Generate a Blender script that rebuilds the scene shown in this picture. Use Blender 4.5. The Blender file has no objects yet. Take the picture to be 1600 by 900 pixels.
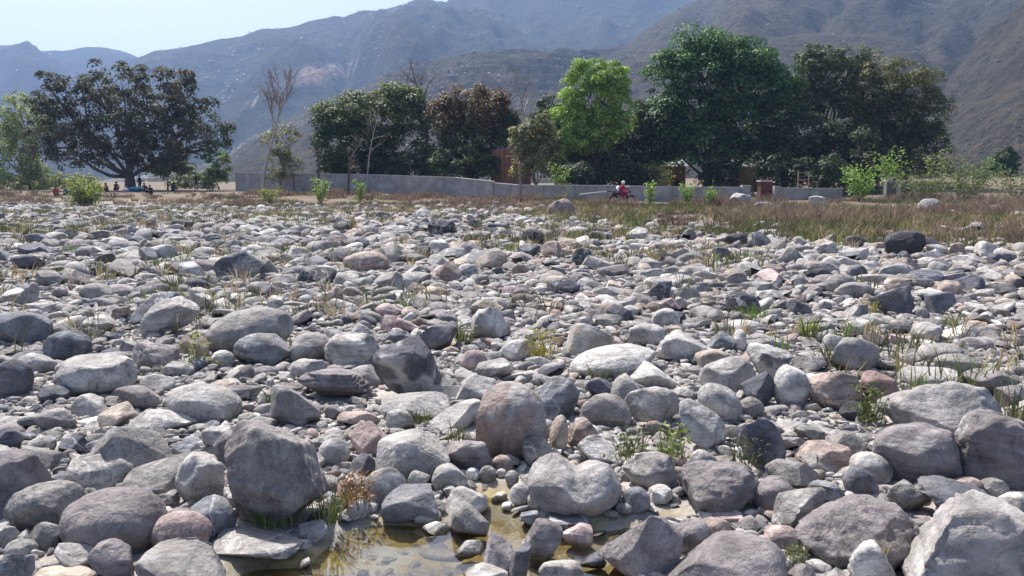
import bpy, bmesh, math, random
import numpy as np
from mathutils import Vector, Matrix

# ------------------------------------------------------------------ camera, sky, sun, exposure
SC = bpy.context.scene
COL = SC.collection
F = 1250.0                      # focal length in photo pixels (1600 wide)
CAM_H = 1.7
PITCH = math.radians(7.7)
cam_d = bpy.data.cameras.new("camera")
cam = bpy.data.objects.new("camera", cam_d); COL.objects.link(cam)
cam.location = (0, 0, CAM_H)
cam.rotation_euler = (math.radians(90) - PITCH, 0, 0)
cam_d.sensor_width = 36.0
cam_d.lens = 36.0 * F / 1600.0
cam_d.clip_start = 0.1; cam_d.clip_end = 20000
SC.camera = cam

SUN_EL = math.radians(55); SUN_AZ = math.radians(-30)      # azimuth from +Y (view direction), negative = left
world = bpy.data.worlds.new("World"); SC.world = world; world.use_nodes = True
wn = world.node_tree; wn.nodes.clear()
w_out = wn.nodes.new("ShaderNodeOutputWorld"); w_bg = wn.nodes.new("ShaderNodeBackground")
w_sky = wn.nodes.new("ShaderNodeTexSky"); w_sky.sky_type = 'NISHITA'; w_sky.sun_disc = False
w_sky.sun_elevation = SUN_EL; w_sky.sun_rotation = SUN_AZ
w_sky.altitude = 600; w_sky.air_density = 1.0; w_sky.dust_density = 5.0; w_sky.ozone_density = 1.0
w_bg.inputs[1].default_value = 0.104
wn.links.new(w_sky.outputs[0], w_bg.inputs[0]); wn.links.new(w_bg.outputs[0], w_out.inputs[0])

sun_d = bpy.data.lights.new("sun", 'SUN'); sun_d.energy = 5.0; sun_d.angle = math.radians(0.53)
sun_d.color = (1.0, 0.955, 0.90)
sun = bpy.data.objects.new("sun", sun_d); COL.objects.link(sun)
sdir = Vector((math.sin(SUN_AZ) * math.cos(SUN_EL), math.cos(SUN_AZ) * math.cos(SUN_EL), math.sin(SUN_EL)))
sun.rotation_euler = sdir.to_track_quat('Z', 'Y').to_euler()
sun.location = (0, 0, 50)

SC.view_settings.view_transform = 'Standard'; SC.view_settings.look = 'None'
SC.view_settings.gamma = 1.0; SC.view_settings.use_curve_mapping = False
SC.view_settings.exposure = 0.74
SC.cycles.use_denoising = True
SC.cycles.max_bounces = 6; SC.cycles.diffuse_bounces = 3; SC.cycles.glossy_bounces = 3
SC.cycles.transparent_max_bounces = 12; SC.cycles.volume_bounces = 1

# ------------------------------------------------------------------ helpers
RNG = np.random.default_rng(7)
SP, CP = math.sin(PITCH), math.cos(PITCH)

def ray(px, py):
    xc = (px - 800.0) / F; yc = (450.0 - py) / F
    return np.array([xc, CP + yc * SP, -SP + yc * CP])

def at(px, py, Y):
    """world point on the sight line of a photo pixel at distance Y along the valley"""
    d = ray(px, py)
    return np.array([0, 0, CAM_H]) + d * (Y / d[1])

def proj(p):
    p = np.asarray(p, float)
    x, y, z = p[..., 0], p[..., 1], p[..., 2] - CAM_H
    dep = y * CP - z * SP; up = y * SP + z * CP
    return 800 + F * x / dep, 450 - F * up / dep, dep

def sstep(a, b, x):
    t = np.clip((np.asarray(x, float) - a) / (b - a), 0, 1)
    return t * t * (3 - 2 * t)

def _hash(ix, iy, iz, seed):
    h = (ix.astype(np.int64) * 374761393 + iy.astype(np.int64) * 668265263 + iz.astype(np.int64) * 1274126177 + seed * 982451653) & 0xFFFFFFFF
    h = ((h ^ (h >> 13)) * 1274126177) & 0xFFFFFFFF
    h = ((h ^ (h >> 16)) * 2246822519) & 0xFFFFFFFF
    return ((h ^ (h >> 15)) & 0xFFFFFF) / float(0xFFFFFF)

def vnoise(p, seed=0):
    p = np.asarray(p, float)
    i = np.floor(p).astype(np.int64); f = p - i
    f = f * f * f * (f * (f * 6 - 15) + 10)
    r = 0
    for dx in (0, 1):
        wx = f[:, 0] if dx else 1 - f[:, 0]
        for dy in (0, 1):
            wy = f[:, 1] if dy else 1 - f[:, 1]
            for dz in (0, 1):
                wz = f[:, 2] if dz else 1 - f[:, 2]
                r = r + wx * wy * wz * _hash(i[:, 0] + dx, i[:, 1] + dy, i[:, 2] + dz, seed)
    return r

def fbm(p, octv=3, seed=0, gain=0.5):
    a, s, t, q = 1.0, 0.0, 0.0, np.asarray(p, float)
    for k in range(octv):
        s = s + a * vnoise(q, seed + k * 17); t += a; a *= gain; q = q * 2.03 + 11.7
    return s / t

def fbm2(x, y, sc, octv=3, seed=0):
    x = np.asarray(x, float); y = np.asarray(y, float)
    return fbm(np.stack([x.ravel() * sc, y.ravel() * sc, np.zeros(x.size)], 1), octv, seed).reshape(x.shape)

def make_mesh(name, verts, faces, tint=None, smooth=True, mats=(), mat_idx=None):
    """faces: list of (n,k) int arrays"""
    if isinstance(faces, np.ndarray): faces = [faces]
    verts = np.asarray(verts, np.float32)
    me = bpy.data.meshes.new(name)
    me.vertices.add(len(verts)); me.vertices.foreach_set("co", verts.ravel())
    loops = np.concatenate([f.ravel() for f in faces]).astype(np.int32)
    tot = np.concatenate([np.full(len(f), f.shape[1], np.int32) for f in faces])
    start = np.concatenate([[0], np.cumsum(tot)[:-1]]).astype(np.int32)
    me.loops.add(len(loops)); me.loops.foreach_set("vertex_index", loops)
    me.polygons.add(len(tot)); me.polygons.foreach_set("loop_start", start)
    me.polygons.foreach_set("use_smooth", np.full(len(tot), smooth) if isinstance(smooth, (bool, int)) else np.asarray(smooth, bool))
    for m in mats: me.materials.append(m)
    if mat_idx is not None: me.polygons.foreach_set("material_index", np.asarray(mat_idx, np.int32))
    if tint is not None:
        t = np.asarray(tint, np.float32)
        if t.ndim == 1: t = np.tile(t, (len(verts), 1))
        if t.shape[1] == 3: t = np.concatenate([t, np.ones((len(t), 1), np.float32)], 1)
        a = me.attributes.new("tint", 'FLOAT_COLOR', 'POINT'); a.data.foreach_set("color", t.ravel())
    me.update(calc_edges=True)
    return me

def link(name, me, parent=None, loc=None, rotz=0.0):
    o = bpy.data.objects.new(name, me); COL.objects.link(o)
    if parent is not None: o.parent = parent
    if loc is not None: o.location = [float(c) for c in loc]
    if rotz: o.rotation_euler = (0, 0, rotz)
    return o

def tag(o, label=None, cat=None, group=None, kind=None):
    if label: o["label"] = label
    if cat: o["category"] = cat
    if group: o["group"] = group
    if kind: o["kind"] = kind
    return o

def empty(name, loc, rotz=0.0):
    o = link(name, None, None, loc, rotz); o.empty_display_size = 0.3
    return o

class MB:
    """collects boxes, tubes and lathes into one mesh"""
    def __init__(s): s.v = []; s.f = {3: [], 4: []}; s.n = 0
    def add(s, v, *fs):
        v = np.asarray(v, float)
        for f in fs:
            f = np.asarray(f, int)
            if len(f): s.f[f.shape[1]].append(f + s.n)
        s.v.append(v); s.n += len(v)
    def box(s, c, d, rz=0.0, bev=0.0, jit=None):
        hx, hy, hz = d[0] / 2, d[1] / 2, d[2] / 2
        if bev <= 0:
            v = np.array([[x, y, z] for z in (-hz, hz) for y in (-hy, hy) for x in (-hx, hx)])
            f = [[0, 2, 3, 1], [4, 5, 7, 6], [0, 1, 5, 4], [2, 6, 7, 3], [0, 4, 6, 2], [1, 3, 7, 5]]
        else:
            rings = []
            for z, b in ((-hz, bev), (-hz + bev, 0), (hz - bev, 0), (hz, bev)):
                X, Y = hx - b, hy - b; k = bev * 0.8
                rings.append([[X, -Y + k, z], [X, Y - k, z], [X - k, Y, z], [-X + k, Y, z], [-X, Y - k, z], [-X, -Y + k, z], [-X + k, -Y, z], [X - k, -Y, z]])
            v = np.array(rings).reshape(-1, 3); f = []
            for r in range(3):
                for k in range(8): f.append([r * 8 + k, r * 8 + (k + 1) % 8, r * 8 + 8 + (k + 1) % 8, r * 8 + 8 + k])
            for base, sg in ((0, -1), (24, 1)):
                q = [[0, 1, 2, 3], [0, 3, 4, 7], [4, 5, 6, 7]]
                for a in q: f.append([base + i for i in (a if sg > 0 else a[::-1])])
        ca, sa = math.cos(rz), math.sin(rz)
        v = np.stack([v[:, 0] * ca - v[:, 1] * sa, v[:, 0] * sa + v[:, 1] * ca, v[:, 2]], 1) + np.asarray(c, float)
        s.add(v, f); return s
    def tube(s, pts, rad, n=6, cap=True):
        pts = np.asarray(pts, float); rad = np.broadcast_to(np.asarray(rad, float), (len(pts),))
        tg = np.gradient(pts, axis=0); tg /= np.maximum(np.linalg.norm(tg, axis=1, keepdims=True), 1e-9)
        up = np.array([0.13, 0.21, 0.97]);
        if abs(tg[0] @ up) > 0.9: up = np.array([0.95, 0.2, 0.1])
        vs = []
        for p, t, r in zip(pts, tg, rad):
            a = np.cross(t, up); a /= max(np.linalg.norm(a), 1e-9); b = np.cross(t, a)
            th = np.arange(n) * 2 * math.pi / n
            vs.append(p + r * (np.cos(th)[:, None] * a + np.sin(th)[:, None] * b))
        m = len(pts); f = []
        for i in range(m - 1):
            for k in range(n): f.append([i * n + k, i * n + (k + 1) % n, (i + 1) * n + (k + 1) % n, (i + 1) * n + k])
        v = np.concatenate(vs)
        if cap:
            v = np.concatenate([v, pts[:1], pts[-1:]])
            t3 = [[m * n, (k + 1) % n, k] for k in range(n)] + [[m * n + 1, (m - 1) * n + k, (m - 1) * n + (k + 1) % n] for k in range(n)]
            s.add(v, f, t3)
        else: s.add(v, f)
        return s
    def build(s, name, mat, parent=None, loc=None, smooth=False, rotz=0.0, tint=None):
        fs = [np.concatenate(s.f[k]) for k in (3, 4) if s.f[k]]
        me = make_mesh(name, np.concatenate(s.v), fs, tint=tint, smooth=smooth, mats=[mat])
        return link(name, me, parent, loc, rotz)

ICO = {}
for _s in (1, 2, 3, 4, 5):
    _b = bmesh.new(); bmesh.ops.create_icosphere(_b, subdivisions=_s, radius=1.0)
    _b.verts.ensure_lookup_table()
    ICO[_s] = (np.array([v.co[:] for v in _b.verts]), np.array([[v.index for v in f.verts] for f in _b.faces])); _b.free()

# ------------------------------------------------------------------ materials
def new_mat(name):
    m = bpy.data.materials.new(name); m.use_nodes = True
    nt = m.node_tree; b = nt.nodes["Principled BSDF"]
    return m, nt, b
def N(nt, t, **kw):
    n = nt.nodes.new(t)
    for k, v in kw.items():
        if k in n.inputs: n.inputs[k].default_value = v
        else: setattr(n, k, v)
    return n
def mixc(nt, a, b, fac, mode='MIX'):
    n = nt.nodes.new("ShaderNodeMix"); n.data_type = 'RGBA'; n.blend_type = mode
    for sock, val in ((n.inputs[0], fac), (n.inputs[6], a), (n.inputs[7], b)):
        if hasattr(val, "links"): nt.links.new(val, sock)
        elif isinstance(val, (int, float)): sock.default_value = val
        else: sock.default_value = (*val, 1.0)
    return n.outputs[2]
def ramp(nt, src, stops):
    n = nt.nodes.new("ShaderNodeValToRGB"); e = n.color_ramp.elements
    while len(e) < len(stops): e.new(0.5)
    for el, (p, c) in zip(e, stops):
        el.position = p; el.color = (c, c, c, 1) if isinstance(c, (int, float)) else (*c, 1)
    nt.links.new(src, n.inputs[0]); return n.outputs[0]
def noise(nt, coord, scale, detail=4.0, rough=0.55, dist=0.0):
    n = N(nt, "ShaderNodeTexNoise"); n.inputs["Scale"].default_value = scale; n.inputs["Detail"].default_value = detail
    n.inputs["Roughness"].default_value = rough; n.inputs["Distortion"].default_value = dist
    nt.links.new(coord, n.inputs["Vector"]); return n.outputs["Fac"]
def bump(nt, bsdf, h, strength, dist, prev=None):
    n = N(nt, "ShaderNodeBump"); n.inputs["Strength"].default_value = strength; n.inputs["Distance"].default_value = dist
    nt.links.new(h, n.inputs["Height"])
    if prev is not None: nt.links.new(prev, n.inputs["Normal"])
    nt.links.new(n.outputs[0], bsdf.inputs["Normal"]); return n.outputs[0]

def rock_material():
    m, nt, b = new_mat("river_rock"); L = nt.links.new
    at_ = N(nt, "ShaderNodeAttribute"); at_.attribute_name = "tint"
    tc = N(nt, "ShaderNodeTexCoord")
    rnd = at_.outputs["Alpha"]                                    # one number per stone: grain, banding and veins differ from stone to stone
    sh = N(nt, "ShaderNodeVectorMath", operation='ADD'); cb = N(nt, "ShaderNodeCombineXYZ"); mm = N(nt, "ShaderNodeMath", operation='MULTIPLY'); mm.inputs[1].default_value = 37.0
    L(rnd, mm.inputs[0]); L(mm.outputs[0], cb.inputs[0]); L(mm.outputs[0], cb.inputs[2]); L(tc.outputs["Object"], sh.inputs[0]); L(cb.outputs[0], sh.inputs[1]); co = sh.outputs[0]
    def pick(a, b, va, vb):
        r = N(nt, "ShaderNodeMapRange"); r.inputs[1].default_value = a; r.inputs[2].default_value = b; r.inputs[3].default_value = va; r.inputs[4].default_value = vb; L(rnd, r.inputs[0]); return r.outputs[0]
    blot = ramp(nt, noise(nt, co, 5.5, 6, 0.62, 0.6), [(0.30, 0.58), (0.5, 0.98), (0.70, 1.42)])
    col = mixc(nt, at_.outputs["Color"], blot, 1.0, 'MULTIPLY')
    # strata and veins
    mp = N(nt, "ShaderNodeMapping"); mp.inputs["Rotation"].default_value = (0.5, 0.35, 0.2); mp.inputs["Scale"].default_value = (1.2, 1.6, 9.0)
    L(co, mp.inputs["Vector"])
    st = noise(nt, mp.outputs[0], 2.6, 5, 0.6, 0.8)
    col = mixc(nt, col, ramp(nt, st, [(0.36, 0.50), (0.48, 1.0), (0.60, 1.35)]), pick(.45, .95, .1, 1.0), 'MULTIPLY')
    spk = noise(nt, co, 70, 5, 0.7)
    col = mixc(nt, col, ramp(nt, spk, [(0.36, 0.62), (0.52, 1.0), (0.68, 1.25)]), pick(.1, .5, .9, .15), 'MULTIPLY')
    pit = noise(nt, co, 24, 6, 0.68, 0.3)
    col = mixc(nt, col, ramp(nt, pit, [(0.33, 0.58), (0.46, 1.0)]), pick(.3, .8, .9, .25), 'MULTIPLY')
    crk = noise(nt, co, 3.6, 4, 0.6, 1.2)
    col = mixc(nt, col, ramp(nt, crk, [(0.470, 1.0), (0.497, 0.42), (0.525, 1.0)]), 0.55, 'MULTIPLY')
    vein = ramp(nt, noise(nt, co, 2.2, 5, 0.55, 0.9), [(0.485, 0.0), (0.5, 1.0), (0.515, 0.0)])
    vf = N(nt, 'ShaderNodeMath', operation='MULTIPLY'); L(vein, vf.inputs[0]); L(pick(.70, .78, 0, .7), vf.inputs[1])
    col = mixc(nt, col, (0.62, 0.60, 0.57), vf.outputs[0])
    # warm dust film in patches
    dust = ramp(nt, noise(nt, co, 3.1, 5, 0.6), [(0.52, 0.0), (0.68, 0.38)])
    col = mixc(nt, col, (0.40, 0.355, 0.32), dust)
    # wet at the waterline
    ge = N(nt, "ShaderNodeNewGeometry"); sx = N(nt, "ShaderNodeSeparateXYZ"); L(ge.outputs["Position"], sx.inputs[0])
    mr = N(nt, "ShaderNodeMapRange"); mr.inputs[1].default_value = -0.012; mr.inputs[2].default_value = -0.034
    L(sx.outputs["Z"], mr.inputs[0])
    yr = N(nt, "ShaderNodeMath", operation='LESS_THAN'); yr.inputs[1].default_value = 7.0; L(sx.outputs["Y"], yr.inputs[0])
    wm = N(nt, "ShaderNodeMath", operation='MULTIPLY'); L(mr.outputs[0], wm.inputs[0]); L(yr.outputs[0], wm.inputs[1])
    wet = wm.outputs[0]
    col = mixc(nt, col, (0.42, 0.38, 0.30), wet, 'MULTIPLY')
    L(col, b.inputs["Base Color"])
    rr = N(nt, "ShaderNodeMapRange"); rr.inputs[3].default_value = 0.82; rr.inputs[4].default_value = 0.25; L(wet, rr.inputs[0]); L(rr.outputs[0], b.inputs["Roughness"])
    b.inputs["Specular IOR Level"].default_value = 0.35
    p = bump(nt, b, pit, 0.75, 0.022)
    p = bump(nt, b, noise(nt, co, 9, 6, 0.6, 0.4), 0.65, 0.04, p)
    p = bump(nt, b, st, 0.3, 0.03, p)
    p = bump(nt, b, spk, 0.35, 0.004, p)
    return m

def tint_mat(name, rough=0.7, transl=0.0, spec=0.3, vary=0.0, vscale=3.0, tcol=(1.2, 1.3, 0.6)):
    m, nt, b = new_mat(name); L = nt.links.new
    a = N(nt, "ShaderNodeAttribute"); a.attribute_name = "tint"; col = a.outputs["Color"]
    if vary > 0:
        tc = N(nt, "ShaderNodeTexCoord")
        col = mixc(nt, col, ramp(nt, noise(nt, tc.outputs["Object"], vscale, 5, 0.6), [(0.3, 1 - vary), (0.7, 1 + vary)]), 1.0, 'MULTIPLY')
    L(col, b.inputs["Base Color"]); b.inputs["Roughness"].default_value = rough; b.inputs["Specular IOR Level"].default_value = spec
    if transl > 0:
        t = N(nt, "ShaderNodeBsdfTranslucent"); L(mixc(nt, col, tcol, 1.0, 'MULTIPLY'), t.inputs[0])
        mx = N(nt, "ShaderNodeMixShader"); mx.inputs[0].default_value = transl
        L(b.outputs[0], mx.inputs[1]); L(t.outputs[0], mx.inputs[2]); L(mx.outputs[0], nt.nodes["Material Output"].inputs[0])
    return m

def plain_mat(name, col, rough=0.8, vary=0.25, vscale=4.0, bmp=0.0, spec=0.3, metal=0.0, streak=False):
    m, nt, b = new_mat(name); L = nt.links.new
    tc = N(nt, "ShaderNodeTexCoord"); co = tc.outputs["Object"]
    if streak:
        mp = N(nt, "ShaderNodeMapping"); mp.inputs["Scale"].default_value = (1, 1, 0.15); L(co, mp.inputs[0]); co2 = mp.outputs[0]
    else: co2 = co
    nf = noise(nt, co2, vscale, 6, 0.62)
    c = mixc(nt, col, ramp(nt, nf, [(0.3, 1 - vary), (0.7, 1 + vary)]), 1.0, 'MULTIPLY')
    L(c, b.inputs["Base Color"]); b.inputs["Roughness"].default_value = rough
    b.inputs["Specular IOR Level"].default_value = spec; b.inputs["Metallic"].default_value = metal
    if bmp > 0: bump(nt, b, noise(nt, co, vscale * 5, 6, 0.6), bmp, 0.02)
    return m

M = {}
M['rock'] = rock_material()
M['leaf'] = tint_mat("leaf", 0.6, 0.24, 0.3)
M['leaf_glossy'] = tint_mat("leaf_glossy", 0.7, 0.2, 0.2)
M['grass'] = tint_mat("grass_blade", 0.85, 0.3, 0.15, tcol=(1.0, 1.0, 0.85))
M['bark'] = plain_mat("bark", (0.12, 0.095, 0.08), 0.9, 0.4, 6, 0.6)
M['bark_pale'] = plain_mat("bark_pale", (0.42, 0.36, 0.31), 0.85, 0.3, 5, 0.4)
M['bark_twig'] = plain_mat("bark_twig", (0.25, 0.18, 0.15), 0.9, 0.3, 5, 0.3)
M['concrete'] = plain_mat("weathered_concrete", (0.33, 0.312, 0.295), 0.9, 0.34, 1.1, 0.4)
M['old_concrete'] = plain_mat('old_concrete', (0.19, 0.185, 0.175), 0.95, 0.3, 2, 0.4)
M['coping'] = plain_mat("concrete_coping", (0.50, 0.48, 0.46), 0.9, 0.25, 2.0, 0.2)
M['black'] = plain_mat("black_plastic", (0.02, 0.02, 0.022), 0.5, 0.2, 8)
M['rubber'] = plain_mat("tyre_rubber", (0.022, 0.021, 0.02), 0.85, 0.2, 8)
M['steel'] = plain_mat("dull_steel", (0.45, 0.45, 0.45), 0.4, 0.15, 8, metal=0.8)
M['redpaint'] = plain_mat("red_paint", (0.33, 0.02, 0.03), 0.35, 0.1, 6, spec=0.5)
M['white'] = plain_mat("white_paint", (0.75, 0.74, 0.72), 0.5, 0.08, 6)
M['wood'] = plain_mat("weathered_wood", (0.26, 0.19, 0.13), 0.85, 0.35, 5, 0.3)
M['bamboo'] = plain_mat("pale_pole", (0.62, 0.57, 0.48), 0.6, 0.15, 5)
M['tin'] = plain_mat("tin_roof", (0.20, 0.20, 0.21), 0.7, 0.25, 1.5, metal=0.3)
M['mud'] = plain_mat("mud_plaster", (0.20, 0.115, 0.075), 0.95, 0.25, 1.6, 0.3)
M['ochre'] = plain_mat("ochre_plaster", (0.24, 0.18, 0.10), 0.95, 0.22, 1.6, 0.3)
M['dark'] = plain_mat("dark_opening", (0.02, 0.018, 0.016), 0.9, 0.2, 4)
M['skin'] = plain_mat("skin", (0.26, 0.14, 0.09), 0.6, 0.1, 8)
M['hair'] = plain_mat("hair", (0.012, 0.010, 0.010), 0.6, 0.2, 12)

def brick_mat():
    m, nt, b = new_mat("fired_brick"); L = nt.links.new
    tc = N(nt, "ShaderNodeTexCoord"); mp = N(nt, "ShaderNodeMapping"); L(tc.outputs["Object"], mp.inputs[0])
    mp.inputs["Rotation"].default_value = (math.radians(90), 0, 0)
    br = N(nt, "ShaderNodeTexBrick"); br.inputs["Scale"].default_value = 4.0
    br.inputs["Color1"].default_value = (0.36, 0.145, 0.085, 1); br.inputs["Color2"].default_value = (0.28, 0.105, 0.065, 1); br.inputs["Mortar"].default_value = (0.34, 0.24, 0.18, 1)
    L(mp.outputs[0], br.inputs["Vector"])
    c = mixc(nt, br.outputs["Color"], ramp(nt, noise(nt, tc.outputs["Object"], 1.2, 5), [(0.3, 0.72), (0.7, 1.2)]), 1.0, 'MULTIPLY')
    L(c, b.inputs["Base Color"]); b.inputs["Roughness"].default_value = 0.92
    return m
M['brick'] = brick_mat()
M['old_brick'] = plain_mat('old_brick', (0.13, 0.055, 0.045), 0.95, 0.4, 5, 0.4)
# ------------------------------------------------------------------ ground, pool, hills
def ground_hit(px, py, z=0.0):
    d = ray(px, py); t = (z - CAM_H) / d[2]
    return np.array([d[0] * t, d[1] * t])
POOL = np.array([ground_hit(*p) for p in [(330, 925), (338, 868), (480, 858), (512, 818), (560, 796), (640, 800), (688, 802), (735, 762), (770, 748), (812, 762), (835, 802),
        (960, 808), (1010, 798), (1070, 794), (1080, 806), (1020, 822), (1000, 846), (1010, 890), (980, 925), (960, 1010), (330, 1010)]])
def poly_sd(px, py, poly):
    """signed distance, negative inside"""
    p = np.stack([px, py], -1); best = np.full(px.shape, 1e9); ins = np.zeros(px.shape, bool)
    n = len(poly)
    for i in range(n):
        a, b = poly[i], poly[(i + 1) % n]; e = b - a; w = p - a
        t = np.clip((w @ e) / (e @ e), 0, 1)
        d = w - t[..., None] * e; best = np.minimum(best, np.sqrt((d ** 2).sum(-1)))
        c = ((a[1] > py) != (b[1] > py)); xs = a[0] + (py - a[1]) * e[0] / (e[1] if abs(e[1]) > 1e-9 else 1e-9)
        ins ^= c & (px < xs)
    return np.where(ins, -best, best)
WATER_Z = -0.045
def gz(x, y):
    x = np.atleast_1d(np.asarray(x, float)); y = np.atleast_1d(np.asarray(y, float))
    z = 0.07 * (fbm2(x, y, 0.45, 3, 5) - 0.5) * sstep(4.5, 8, y)
    z = z + 0.5 * (fbm2(x, y, 0.07, 3, 9) - 0.5) * sstep(9, 26, y) * (1 - 0.7 * sstep(60, 90, y))
    z = z + 2.0 * sstep(62, 105, y) * sstep(22, 42, x) + 0.5 * sstep(66, 84, y) * (1 - sstep(-16, 0, x))
    near = (y < 9) & (np.abs(x) < 7)
    if near.any():
        sd = poly_sd(x[near], y[near], POOL)
        zz = z[near] * sstep(0, 0.4, sd)
        zz = zz - 0.095 * (1 - sstep(-0.22, 0.06, sd)) + 0.03 * (fbm2(x[near], y[near], 5.0, 3, 3) - 0.5) * (1 - sstep(-0.1, 0.1, sd))
        z[near] = zz
    return z
def gz1(x, y): return float(gz(x, y)[0])

def grass_start(x, y):
    """distance at which the dry grass belt begins, by direction"""
    px = 800 + F * np.asarray(x) / np.maximum(np.asarray(y), 0.5)
    return np.interp(px, [-400, 0, 300, 420, 640, 860, 930, 1000, 1100, 1300, 1600, 2200], [60, 56, 48, 45, 42, 38, 30, 24.5, 22, 20, 18.8, 18])

def ground_material():
    m, nt, b = new_mat("river_bed_ground"); L = nt.links.new
    a = N(nt, "ShaderNodeAttribute"); a.attribute_name = "tint"
    sep = N(nt, "ShaderNodeSeparateColor"); L(a.outputs["Color"], sep.inputs[0])
    tc = N(nt, "ShaderNodeTexCoord"); co = tc.outputs["Object"]
    n1 = noise(nt, co, 1.3, 6, 0.65); n2 = noise(nt, co, 22, 6, 0.7); n3 = noise(nt, co, 0.12, 5, 0.6)
    vor = N(nt, "ShaderNodeTexVoronoi"); vor.inputs["Scale"].default_value = 26; L(co, vor.inputs["Vector"])
    sand = mixc(nt, (0.30, 0.265, 0.235), (0.46, 0.42, 0.38), ramp(nt, n1, [(0.35, 0.0), (0.65, 1.0)]))
    grav = mixc(nt, (0.20, 0.19, 0.19), (0.50, 0.47, 0.44), vor.outputs["Color"])
    bed = mixc(nt, sand, grav, ramp(nt, n2, [(0.42, 0.15), (0.58, 0.9)]))
    soil = mixc(nt, (0.13, 0.095, 0.075), (0.215, 0.165, 0.13), ramp(nt, n1, [(0.3, 0.0), (0.7, 1.0)]))
    soil = mixc(nt, soil, (0.10, 0.105, 0.05), ramp(nt, n3, [(0.48, 0.0), (0.62, 0.7)]))
    col = mixc(nt, bed, soil, sep.outputs[1])
    alg = mixc(nt, (0.10, 0.078, 0.03), (0.33, 0.262, 0.115), ramp(nt, noise(nt, co, 5.0, 6, 0.65, 0.5), [(0.32, 0.0), (0.66, 1.0)]))
    alg = mixc(nt, alg, (0.25, 0.245, 0.235), ramp(nt, noise(nt, co, 2.3, 5, 0.6), [(0.47, 0.0), (0.56, 0.9)]))
    alg = mixc(nt, alg, (0.75, 0.66, 0.45), ramp(nt, noise(nt, co, 48, 3, 0.5), [(0.69, 0.0), (0.73, 0.9)]))
    col = mixc(nt, col, alg, sep.outputs[0])
    L(col, b.inputs["Base Color"]); b.inputs["Roughness"].default_value = 0.92; b.inputs["Specular IOR Level"].default_value = 0.2
    p = bump(nt, b, n2, 0.6, 0.02); bump(nt, b, vor.outputs["Distance"], 0.5, 0.012, p)
    return m
M['ground'] = ground_material()

def build_ground():
    u = np.linspace(-1, 1, 301); X = 2.2 * np.sinh(u * 7.6) ; X *= 3200 / X[-1]
    k0, k1 = -4.0, 7.6
    w = np.linspace(k0, k1, 340); Y = 4.6 + np.sinh(w) * (3600 / math.sinh(k1))
    gx, gy = np.meshgrid(X, Y)
    z = gz(gx.ravel(), gy.ravel())
    x, y = gx.ravel(), gy.ravel()
    t = np.zeros((len(x), 3), np.float32)
    near = (y < 9) & (np.abs(x) < 7)
    t[near, 0] = 1 - sstep(-0.05, 0.07, poly_sd(x[near], y[near], POOL))
    gs = grass_start(x, y)
    t[:, 1] = sstep(-3, 4, y - gs + 7 * (fbm2(x, y, 0.25, 3, 31) - 0.5)) * np.maximum(0.5 + 0.5 * sstep(-0.1, 0.15, fbm2(x, y, 0.11, 3, 77) - 0.42), sstep(8, 20, y - gs))
    nx, ny = len(X), len(Y); idx = np.arange(nx * ny).reshape(ny, nx)
    f = np.stack([idx[:-1, :-1], idx[:-1, 1:], idx[1:, 1:], idx[1:, :-1]], -1).reshape(-1, 4)
    o = link("ground", make_mesh("ground", np.stack([x, y, z], 1), f, t, True, [M['ground']]))
    tag(o, "stony dry river bed running back to the grass and the wall", None, None, "structure")
build_ground()

def water_material():
    m, nt, b = new_mat("shallow_water"); L = nt.links.new; nt.nodes.remove(b)
    tr = N(nt, "ShaderNodeBsdfTransparent"); tr.inputs[0].default_value = (0.86, 0.84, 0.72, 1)
    gl = N(nt, "ShaderNodeBsdfGlossy"); gl.inputs["Roughness"].default_value = 0.03; gl.inputs[0].default_value = (1, 1, 1, 1)
    fr = N(nt, "ShaderNodeFresnel"); fr.inputs[0].default_value = 1.33
    tc = N(nt, "ShaderNodeTexCoord"); bp = N(nt, "ShaderNodeBump"); bp.inputs["Strength"].default_value = 0.12; bp.inputs["Distance"].default_value = 0.02
    L(noise(nt, tc.outputs["Object"], 7, 3, 0.5, 0.4), bp.inputs["Height"]); L(bp.outputs[0], gl.inputs["Normal"]); L(bp.outputs[0], fr.inputs["Normal"])
    mu = N(nt, "ShaderNodeMath", operation='MULTIPLY'); mu.inputs[1].default_value = 2.5; mu.use_clamp = True; L(fr.outputs[0], mu.inputs[0])
    mx = N(nt, "ShaderNodeMixShader"); L(mu.outputs[0], mx.inputs[0]); L(tr.outputs[0], mx.inputs[1]); L(gl.outputs[0], mx.inputs[2])
    L(mx.outputs[0], nt.nodes["Material Output"].inputs[0])
    return m
M['water'] = water_material()
def build_water():
    lo, hi = POOL.min(0) - 0.3, POOL.max(0) + 0.3
    xs = np.arange(lo[0], hi[0], 0.06); ys = np.arange(lo[1], hi[1], 0.06)
    gx, gy = np.meshgrid(xs, ys); sd = poly_sd(gx, gy, POOL)
    keep = sd < 0.12; nx = len(xs)
    idx = np.arange(gx.size).reshape(gx.shape)
    q = keep[:-1, :-1] & keep[1:, :-1] & keep[:-1, 1:] & keep[1:, 1:]
    f = np.stack([idx[:-1, :-1], idx[:-1, 1:], idx[1:, 1:], idx[1:, :-1]], -1)[q]
    used = np.unique(f); remap = np.full(gx.size, -1); remap[used] = np.arange(len(used))
    v = np.stack([gx.ravel(), gy.ravel(), np.full(gx.size, WATER_Z)], 1)[used]
    o = link("water", make_mesh("water", v, remap[f], None, True, [M['water']]))
    tag(o, "shallow clear pool over yellow algae between the front boulders", None, None, "structure")
build_water()

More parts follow.
